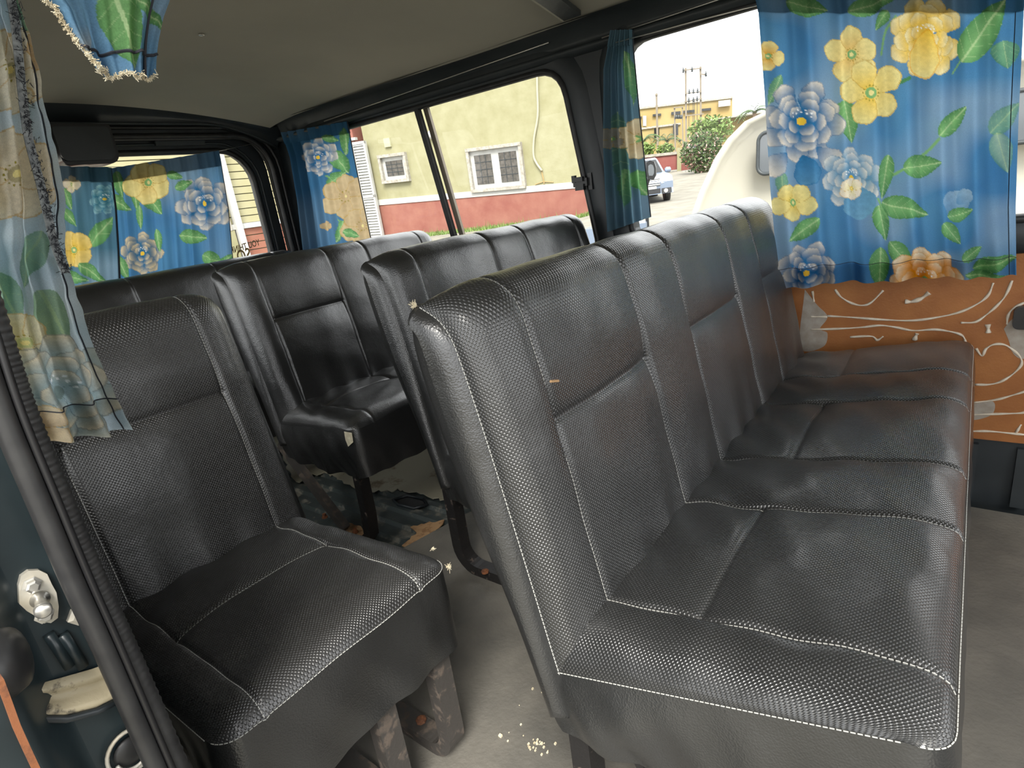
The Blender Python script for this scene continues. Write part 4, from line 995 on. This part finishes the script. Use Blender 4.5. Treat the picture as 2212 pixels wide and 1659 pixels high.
a, b = eab(935, 291); lm = MB(); lm.lathe(ept(a, b, .05), EN, [(.2, 0), (.22, .12), (.16, .2), (.06, .24)], 16); tag(lm.build('bulkhead_lamp', M_WHITE, None, True), 'round white bulkhead lamp on the yellow wall', 'lamp')
cb = [eab(x, y) for x, y in ((1161, 120), (1162, 190), (1163, 250), (1155, 300), (1154, 335), (1160, 352), (1172, 369))]
tag(MB().tube([ept(a, b, .08) for a, b in catmull(cb, 40)], .055, 6).build('wall_cable', M_PIPE, None, True), 'cream cable hanging down the yellow wall', 'cable')
a, b = eab(1174, 385); ck = MB().tube([ept(a - .05, b + .35, .03), ept(a, b, .04), ept(a + .02, b - .25, .03)], .035, 5).tube([ept(a - .45, b - .25, .03), ept(a, b - .15, .04), ept(a + .5, b - .22, .03)], .025, 5)
ck.build('rust_stain', simple('brown_stain', (.30, .22, .10), .9), bl)
# ---- boarded building seen through the rear window
rbld = empty('boarded_building', (-14, 7, GZ), 'boarded yellow and red building beyond the rear window', 'building')
M_YB = simple('yellow_boards', (.30, .275, .15), .85, var=(.34, .315, .19), nscale=2); M_RB = simple('red_boards', (.22, .077, .048), .85, var=(.26, .11, .07), nscale=2)
zb = .985
MB().box((-14.3, 2.7, 2.2), (.5, 13, 6)).build('core_wall', M_YEL, rbld)
for k in range(17): MB().box((-14.02 + .004 * (k % 2), 2.7, zb + .10 + .168 * k + .077), (.10, 13, .148)).build('board', M_YB, rbld)
for k in range(9): MB().box((-14.02, 2.7, zb - .03 - .172 * k - .08), (.10, 13, .152)).build('board', M_RB, rbld)
MB().box((-13.98, 2.7, zb + .035), (.16, 13, .12)).build('string_band', M_WHITE, rbld)
q = onX(507, 460, -13.9); MB().box((-13.9, q[1], 1.6), (.14, .16, 4.4)).build('downpipe', M_WHITE, rbld); MB().box((-13.93, q[1] - .62, 1.6), (.1, .9, 1.3)).build('shutter_panel', M_WHITEB, rbld)
MB().box((-13.95, q[1] - .62, .45), (.12, 1.0, 1.0)).build('pale_panel', M_YEL, rbld)
# ---- cream-white minibus parked alongside
M_CAR = simple('cream_white_car_paint', (.50, .48, .41), .3)
mb = empty('minibus', (.5, 5.6, GZ), 'cream-white minibus parked beside the van', 'minibus')
side = [(-1.93, GZ + .28), (-1.96, .2), (-1.90, .55), (-1.82, .74), (-1.70, .97), (-1.60, 1.10), (-1.47, 1.205), (-1.30, 1.255), (-1.0, 1.28), (.8, 1.29), (2.2, 1.25), (2.75, .75), (3.15, .35), (3.2, GZ + .3)]
offs = [(5.0 + .10, .93), (5.0 + .04, .975), (5.0, 1.0), (6.65, 1.0), (6.69, .975), (6.75, .93)]
cxm, czm = .6, .2; V = []
for y, sc in offs: V += [(cxm + (x - cxm) * (.98 if sc < 1 else 1), y - .10 * max(0, -(z - .5)) * 0 + (.09 * max(0, (z - .55)) if y < 5.8 else -.09 * max(0, z - .55)), czm + (z - czm) * sc) for x, z in side]
ns = len(side); Fc = [(k * ns + i, k * ns + (i + 1) % ns, (k + 1) * ns + (i + 1) % ns, (k + 1) * ns + i) for k in range(len(offs) - 1) for i in range(ns)]
Fc += [tuple(range(ns))[::-1], tuple((len(offs) - 1) * ns + i for i in range(ns))]
obj('body', V, Fc, M_CAR, mb, True)
bm = bmesh.new(); me_ = mb.children[0].data; bm.from_mesh(me_); bmesh.ops.recalc_face_normals(bm, faces=bm.faces); bm.to_mesh(me_); bm.free()
fy = lambda a, b, q: (a, 4.985 + .09 * max(0, b - .55) - q, b)
for k, (x0, x1) in enumerate(((-1.36, -.45), (-.36, .62), (.72, 1.55))):
    g = plate('side_window', rrect(x0, .80, x1, 1.10, .06), [], fy, .01, M_GGLASS, mb)
    bead(rrect(x0, .80, x1, 1.10, .06), .014, .01, 'window_rubber', M_RAIL, g, fy)
MB().box((.6, 4.99, .30), (5.0, .03, .05)).build('rub_strip', M_RUB, mb); MB().box((.6, 5.0, GZ + .42), (4.9, .04, .2)).build('sill', M_PLAST, mb)
for x in (-1.1, 2.1):
    for y in (5.05, 6.55): wv = MB().lathe((x, y, GZ + .32), (0, 1, 0), [(.2, -.09), (.31, -.08), (.32, 0), (.31, .08), (.2, .09)], 22).build('wheel', M_RUB, mb, True)
# ---- silver-blue SUV facing the van, and a small car further back
def car(name, lb, px, py, D, paint, s=1.0):
    P = onD(px, py, D); base = np.array([P[0], P[1], terrain(P[0], P[1])]); fwd = -DH * .97 + ER * .24; fwd /= np.linalg.norm(fwd); rt = np.cross(fwd, UP)
    r_ = empty(name, tuple(base), lb, 'car'); T = lambda f, r, z: base + (fwd * f + rt * r + UP * z) * s
    def loft(nm, prof, hw, mat, par=r_):
        V = []; n = len(prof)
        for w_, k in ((-1, .93), (-.93, 1), (.93, 1), (1, .93)):
            V += [T(f, w_ * hw(z), .55 + (z - .55) * (k if z > .6 else 1)) for f, z in prof]
        Fq = [(j * n + i, j * n + (i + 1) % n, (j + 1) * n + (i + 1) % n, (j + 1) * n + i) for j in range(3) for i in range(n)] + [tuple(range(n))[::-1], tuple(3 * n + i for i in range(n))]
        o = obj(nm, V, Fq, mat, par, False); bm = bmesh.new(); bm.from_mesh(o.data); bmesh.ops.recalc_face_normals(bm, faces=bm.faces); bm.to_mesh(o.data); bm.free(); return o
    loft('body', [(.05, .35), (0, .55), (.02, .80), (-.1, 1.02), (-.55, 1.10), (-1.25, 1.16), (-4.5, 1.16), (-4.55, .4)], lambda z: .92, paint)
    loft('cabin', [(-1.25, 1.12), (-2.0, 1.72), (-2.3, 1.78), (-4.0, 1.76), (-4.45, 1.12)], lambda z: .90 - .22 * max(0, z - 1.1), paint)
    quad = lambda nm, pts, mat, par=r_: obj(nm, [T(*p) for p in pts], [(0, 1, 2, 3)], mat, par)
    quad('windscreen', [(-1.27, -.78, 1.17), (-1.27, .78, 1.17), (-1.95, .66, 1.69), (-1.95, -.66, 1.69)], M_DGLASS)
    gr_ = quad('grille', [(.045, -.42, .66), (.045, .42, .66), (-.03, .42, .93), (-.03, -.42, .93)], M_PLAST)
    for k in range(3): MB().box(T(.045 - .015 * k, 0, .71 + .075 * k), (.05, .05, .05)); obj('grille_bar', [T(f, r, z) for (f, r, z) in ((.06 - .02 * k, -.4, .70 + .08 * k), (.06 - .02 * k, .4, .70 + .08 * k), (.055 - .02 * k, .4, .735 + .08 * k), (.055 - .02 * k, -.4, .735 + .08 * k))], [(0, 1, 2, 3)], M_CHROME, gr_)
    for sgn in (-1, 1):
        quad('headlight', [(.035, sgn * .46, .74), (-.02, sgn * .86, .80), (-.10, sgn * .88, 1.0), (-.03, sgn * .47, .93)], M_WHITE)
        quad('bumper_recess', [(.062, sgn * .45, .36), (.062, sgn * .85, .36), (.03, sgn * .85, .55), (.03, sgn * .45, .55)], M_PLAST)
        MB().lathe(T(.06, sgn * .62, .45), fwd, [(.08 * s, 0), (.08 * s, .02), (.05 * s, .03)], 12).build('fog_lamp', M_WHITE, r_)
        MB().lathe(T(-1.35, sgn * 1.02, 1.22), rt, [(.06 * s, -.12 * s), (.11 * s, -.08 * s), (.12 * s, .05 * s), (.07 * s, .12 * s)], 10).build('wing_mirror', paint, r_, True)
        for f in (-.85, -3.6): MB().lathe(T(f, sgn * .82, .37), rt, [(.2 * s, -.11 * s), (.36 * s, -.1 * s), (.37 * s, 0), (.36 * s, .1 * s), (.2 * s, .11 * s)], 18).build('wheel', M_RUB, r_, True)
    quad('lower_intake', [(.065, -.42, .38), (.065, .42, .38), (.05, .42, .56), (.05, -.42, .56)], M_PLAST)
    quad('number_plate', [(.075, -.26, .56), (.075, .26, .56), (.07, .26, .66), (.07, -.26, .66)], M_WHITE)
M_SUV = simple('silver_blue_car_paint', (.22, .27, .36), .25, .4)
car('suv', 'silver-blue SUV parked facing the van beyond the second side window', 1404, 420, 25.0, M_SUV)
car('parked_car', 'small white car far behind, half hidden by the minibus', 1534, 360, 44, M_CAR, .95)
# black mirror of another vehicle just outside the pillar curtain
mp = onD(1407, 368, 9); mm_ = empty('outside_mirror', tuple(mp), 'black-framed vehicle mirror just outside the gathered curtain', 'mirror')
plp = [onD(x, y, 9) for x, y in ((1396, 352), (1404, 346), (1413, 349), (1417, 362), (1417, 378), (1412, 388), (1399, 388), (1396, 375))]
V = [p for p in plp] + [p + DH * .12 for p in plp]; n = 8
obj('mirror_shell', V, [tuple(range(n)), tuple(range(n, 2 * n))[::-1]] + [(i, i + n, (i + 1) % n + n, (i + 1) % n) for i in range(n)], M_PLAST, mm_)
pc_ = np.mean(plp, 0); obj('mirror_glass', [pc_ + (p - pc_) * .6 - DH * .004 for p in plp], [tuple(range(n))], M_GGLASS, mm_)
MB().tube([pc_ + DH * .06, pc_ + DH * .06 - UP * .25 - ER * .1, pc_ + DH * .06 - UP * 1.2 - ER * .1], .025, 6).build('mirror_arm', M_PLAST, mm_)
MB().box(pc_ + DH * .06 - UP * .95 - ER * .55 , (.9, .5, .5), (ER, DH, UP)).build('vehicle_wing', M_SUV, mm_)
# ---- perimeter wall with cream pillars
pw = empty('perimeter_wall', tuple(onD(1467, 369, 45)), 'red perimeter wall with cream pillars beyond the lot', 'wall')
def dprism(name, x0, y0, x1, y1, D, th, mat, par, slope=0.0):
    """front face through pixel box corners on the plane at D; slope = drop in px over the width"""
    P = [onD(x0, y1, D), onD(x1, y1 + slope, D), onD(x1, y0 + slope, D), onD(x0, y0, D)]; V = P + [p + DH * th for p in P]
    return obj(name, V, [(0, 1, 2, 3), (7, 6, 5, 4), (1, 0, 4, 5), (2, 1, 5, 6), (3, 2, 6, 7), (0, 3, 7, 4)], mat, par)
M_RED2 = simple('red_wall_paint', (.19, .05, .044), .9, var=(.23, .082, .07), nscale=1)
dprism('panel', 1300, 350, 1464, 384, 45.2, .2, M_RED2, pw, -18); dprism('panel', 1470, 333, 1660, 371, 45.2, .2, M_RED2, pw, -20)
dprism('coping', 1300, 345, 1464, 351, 45.1, .4, M_WHITEB, pw, -18); dprism('coping', 1470, 329, 1660, 334, 45.1, .4, M_WHITEB, pw, -20)
for x in (1467, 1553, 1385): dprism('pillar', x - 4.5, 319 - (x - 1467) * .12, x + 4.5, 372 - (x - 1467) * .12, 45, .5, M_YEL, pw)
for k in range(5):
    p = onD(1478 + k * 7, 370.5 - k * .8, 43); tag(MB().box(p, (.17, .16, .13)).build('kerb_stone', M_WHITE), ('first', 'second', 'third', 'fourth', 'fifth')[k] + ' white kerb stone from the cream pillar along the red perimeter wall', 'kerb stone', 'kerb stones')
# ---- far yellow hall
M_YFAR = simple('ochre_yellow_wall', (.28, .20, .072), .9, var=(.31, .24, .10), nscale=.4)
fh = empty('far_hall', tuple(onD(1480, 330, 75)), 'long ochre-yellow hall behind the power poles', 'building')
dprism('main_wall', 1330, 241, 1582, 420, 75, 10, M_YFAR, fh, -30); dprism('parapet', 1330, 238, 1583, 242, 74.8, .5, M_WHITEB, fh, -30)
dprism('side_wing', 1560, 253, 1680, 400, 72, 8, M_YFAR, fh, -16); dprism('wing_roof', 1505, 262, 1680, 265, 70, 6, M_WHITEB, fh, -26)
dprism('canopy', 1330, 283, 1470, 287, 72, 4, M_WHITEB, fh, -18)
for (x0, y0, x1, y1) in ((1410, 247, 1428, 251.5), (1450, 242, 1470, 248), (1476, 239, 1500, 244), (1516, 235, 1536, 240), (1381, 253, 1386, 257)): dprism('slot_window', x0, y0, x1, y1, 74.7, .3, M_DGLASS, fh, -2)
for (x0, y0, x1, y1) in ((1413, 277, 1424, 298), (1454, 268, 1465, 292), (1466, 302, 1471, 306)): dprism('window', x0, y0, x1, y1, 71.5, .3, M_DGLASS, fh)
dprism('lower_wall', 1330, 287, 1500, 400, 72.2, 3, M_YFAR, fh, -22); dprism('sign_board', 1552, 218, 1578, 231, 74.5, .3, M_WHITE, fh, -3)
dprism('pale_panel', 1389, 250, 1396, 272, 74.5, .3, M_WHITE, fh)
for x, y in ((1434, 216), (1446, 212), (1463, 207), (1485, 204), (1571, 196)): dprism('roof_mast', x - .6, y, x + .6, y + 20, 76, .2, M_RAIL, fh)
# ---- power poles
M_POLE = simple('grey_timber_pole', (.20, .17, .13), .9)
def bar(mbq, x0, y0, x1, y1, D, w_): mbq.sweep([onD(x0, y0, D), onD(x1, y1, D)], DH, w_, w_); return mbq
pp = empty('power_pole', tuple(onD(1497, 320, 58)), 'double power pole with crossarms and insulators', 'power pole')
bar(MB(), 1481, 147, 1483, 366, 58, .16).build('pole', M_POLE, pp); bar(MB(), 1513, 144, 1515, 362, 58, .16).build('pole', M_POLE, pp)
for (x0, y0, x1, y1) in ((1480, 202, 1516, 198), (1478, 220, 1517, 213), (1476, 152, 1516, 147), (1481, 250, 1520, 246), (1514, 160, 1526, 162)): bar(MB(), x0, y0, x1, y1, 57.8, .09).build('crossarm', M_POLE, pp)
for (x, y) in ((1489, 199), (1498, 198), (1507, 197), (1488, 217), (1498, 216), (1506, 214), (1476, 153), (1495, 151), (1525, 161)):
    MB().lathe(onD(x, y, 57.7), (0, 0, 1), [(.05, -.15), (.11, -.07), (.06, 0), (.09, .06), (.03, .26)], 8).build('insulator', M_RAIL, pp)
for x in (1488, 1497, 1500, 1506): bar(MB(), x, 219, x, 300, 57.9, .045).build('drop_lead', M_RAIL, pp)
p3 = empty('power_pole', tuple(onD(1420, 320, 58)), 'single slim power pole left of the double pole', 'power pole'); bar(MB(), 1418, 202, 1422, 374, 58, .17).build('pole', M_POLE, p3); bar(MB(), 1414, 206, 1422, 205, 57.9, .07).build('crossarm', M_POLE, p3)
p4 = empty('power_pole', tuple(onD(1458, 330, 55)), 'short two-legged pole with a transformer rack', 'power pole'); bar(MB(), 1457, 232, 1460, 372, 55, .12).build('pole', M_POLE, p4); bar(MB(), 1474, 230, 1476, 370, 55, .10).build('pole', M_POLE, p4); bar(MB(), 1455, 233, 1476, 231, 54.9, .09).build('crossarm', M_POLE, p4)
for x in (1461, 1466, 1471): MB().lathe(onD(x, 252.5, 54.9), UP, [(.1, -.15), (.14, 0), (.1, .15)], 8).build('fuse', M_RAIL, p4)
# ---- plants
M_GRN = simple('bright_green_leaf', (.09, .16, .03), .6, var=(.17, .235, .06), nscale=2); M_GRD = simple('dark_leaf', (.035, .075, .018), .6, var=(.08, .13, .035), nscale=2); M_PNK = simple('pink_blossom', (.36, .24, .20), .7); M_TRK = simple('bark', (.16, .11, .07), .9)  # leaf, blossom and bark colours
def shrub(name, lb, px, py, D, rx, rz, n, mat, leaf, group=None, blossom=0):
    c = onD(px, py, D); r_ = empty(name, (c[0], c[1], terrain(c[0], c[1])), lb, 'shrub' if 'shrub' in name or 'bush' in name else 'tree', group)
    V = []; Fq = []
    def leaves(k, lf):
        V = []; Fq = []
        for i in range(k):
            v = rng.normal(0, 1, 3); v /= np.linalg.norm(v); rad = rng.random() ** .4; p = c + ER * v[0] * rx * rad + DH * v[1] * rx * .7 * rad + UP * v[2] * rz * rad
            a = rng.normal(0, 1, 3); a /= np.linalg.norm(a); b = np.cross(a, rng.normal(0, 1, 3)); b /= np.linalg.norm(b); k0 = len(V)
            V += [p - a * lf, p + b * lf * .4, p + a * lf, p - b * lf * .4]; Fq.append((k0, k0 + 1, k0 + 2, k0 + 3))
        return V, Fq
    obj('foliage', *leaves(n, leaf), mat, r_)
    if blossom: obj('blossom', *leaves(blossom, leaf * .9), M_PNK, r_)
    for k in range(4):
        MB().tube([np.array(r_.location) + ER * (k - 1.5) * .08 * rx, c + ER * (k - 1.5) * .4 * rx + UP * rng.normal(0, .2) * rz], [.05 * rx, .02 * rx], 6).build('stem', M_TRK, r_)
shrub('flowering_bush', 'dark bush with pale pink blossom beside the minibus', 1518, 330, 40, 1.35, 1.25, 1500, M_GRD, .13, None, 420)
shrub('leafy_bush', 'bright green bush in front of the double power pole', 1535, 283, 52, 1.8, 1.2, 900, M_GRN, .19)
for (x, y, rx, rz, lb) in ((1397, 322, .65, .55, 'low bright green shrub beside the gathered curtain edge'), (1438, 322, .7, .45, 'low bright green shrub below the small palm'), (1498, 322, .9, .5, 'low yellow-green shrub right of the cream pillar')): shrub('low_shrub', lb, x, y, 50, rx, rz, 380, M_GRN, .16, 'shrubs behind the perimeter wall')
def palm(lb, px, py, D, L, nfr, trunk):
    c = onD(px, py, D); gz = terrain(c[0], c[1]); r_ = empty('palm_tree', (c[0], c[1], gz), lb, 'tree', 'palms beyond the lot')
    MB().tube([(c[0], c[1], gz), c], [trunk * 1.2, trunk], 8).build('trunk', M_TRK, r_)
    for k in range(nfr):
        an = 2 * math.pi * k / nfr + rng.random() * .5; d_ = ER * math.cos(an) + DH * math.sin(an); el = rng.uniform(.5, 1.2); V = []; Fq = []
        sd_ = np.cross(d_, UP); pts = [c + d_ * L * t * math.cos(el * (1 - t)) + UP * (L * (el * t - 1.0 * t * t)) for t in np.linspace(0, 1, 8)]
        for i in range(7):
            for sg in (-1, 1):
                for e in (0, .5):
                    p = pts[i] * (1 - e) + pts[i + 1] * e; q = p + sd_ * sg * L * .22 * (1 - abs(i / 7 - .45)) + d_ * L * .1 - UP * L * .12; k0 = len(V)
                    V += [p, p + d_ * L * .07, q]; Fq.append((k0, k0 + 1, k0 + 2))
        obj('frond', V, Fq, M_GRD, r_)
palm('small palm in front of the far hall', 1441, 302, 62, 1.7, 9, .12); palm('palm behind the edge of the gathered curtain', 1390, 304, 52, 1.4, 9, .12); palm('palm crown rising behind the minibus roof', 1630, 240, 62, 1.7, 11, .16)
# ---- grass along the yellow building
gv = []; gf = []
for k in range(2600):
    x = rng.uniform(880, 1290); P = hit(x, 470, EP + EN * rng.uniform(.15, 1.6), EN); zt = terrain(P[0], P[1]); p = np.array([P[0], P[1], zt]); hgt = rng.uniform(.05, .22) * (2.2 if rng.random() < .03 else 1)
    a = rng.uniform(0, 6.28); w2 = np.array([math.cos(a), math.sin(a), 0]) * .03; t = np.array([rng.normal(0, .06), rng.normal(0, .06), hgt]); k0 = len(gv); gv += [p - w2, p + w2, p + t]; gf.append((k0, k0 + 1, k0 + 2))
tag(obj('grass', gv, gf, M_GRN), 'short green grass growing along the foot of the yellow building', 'grass', kind='stuff')
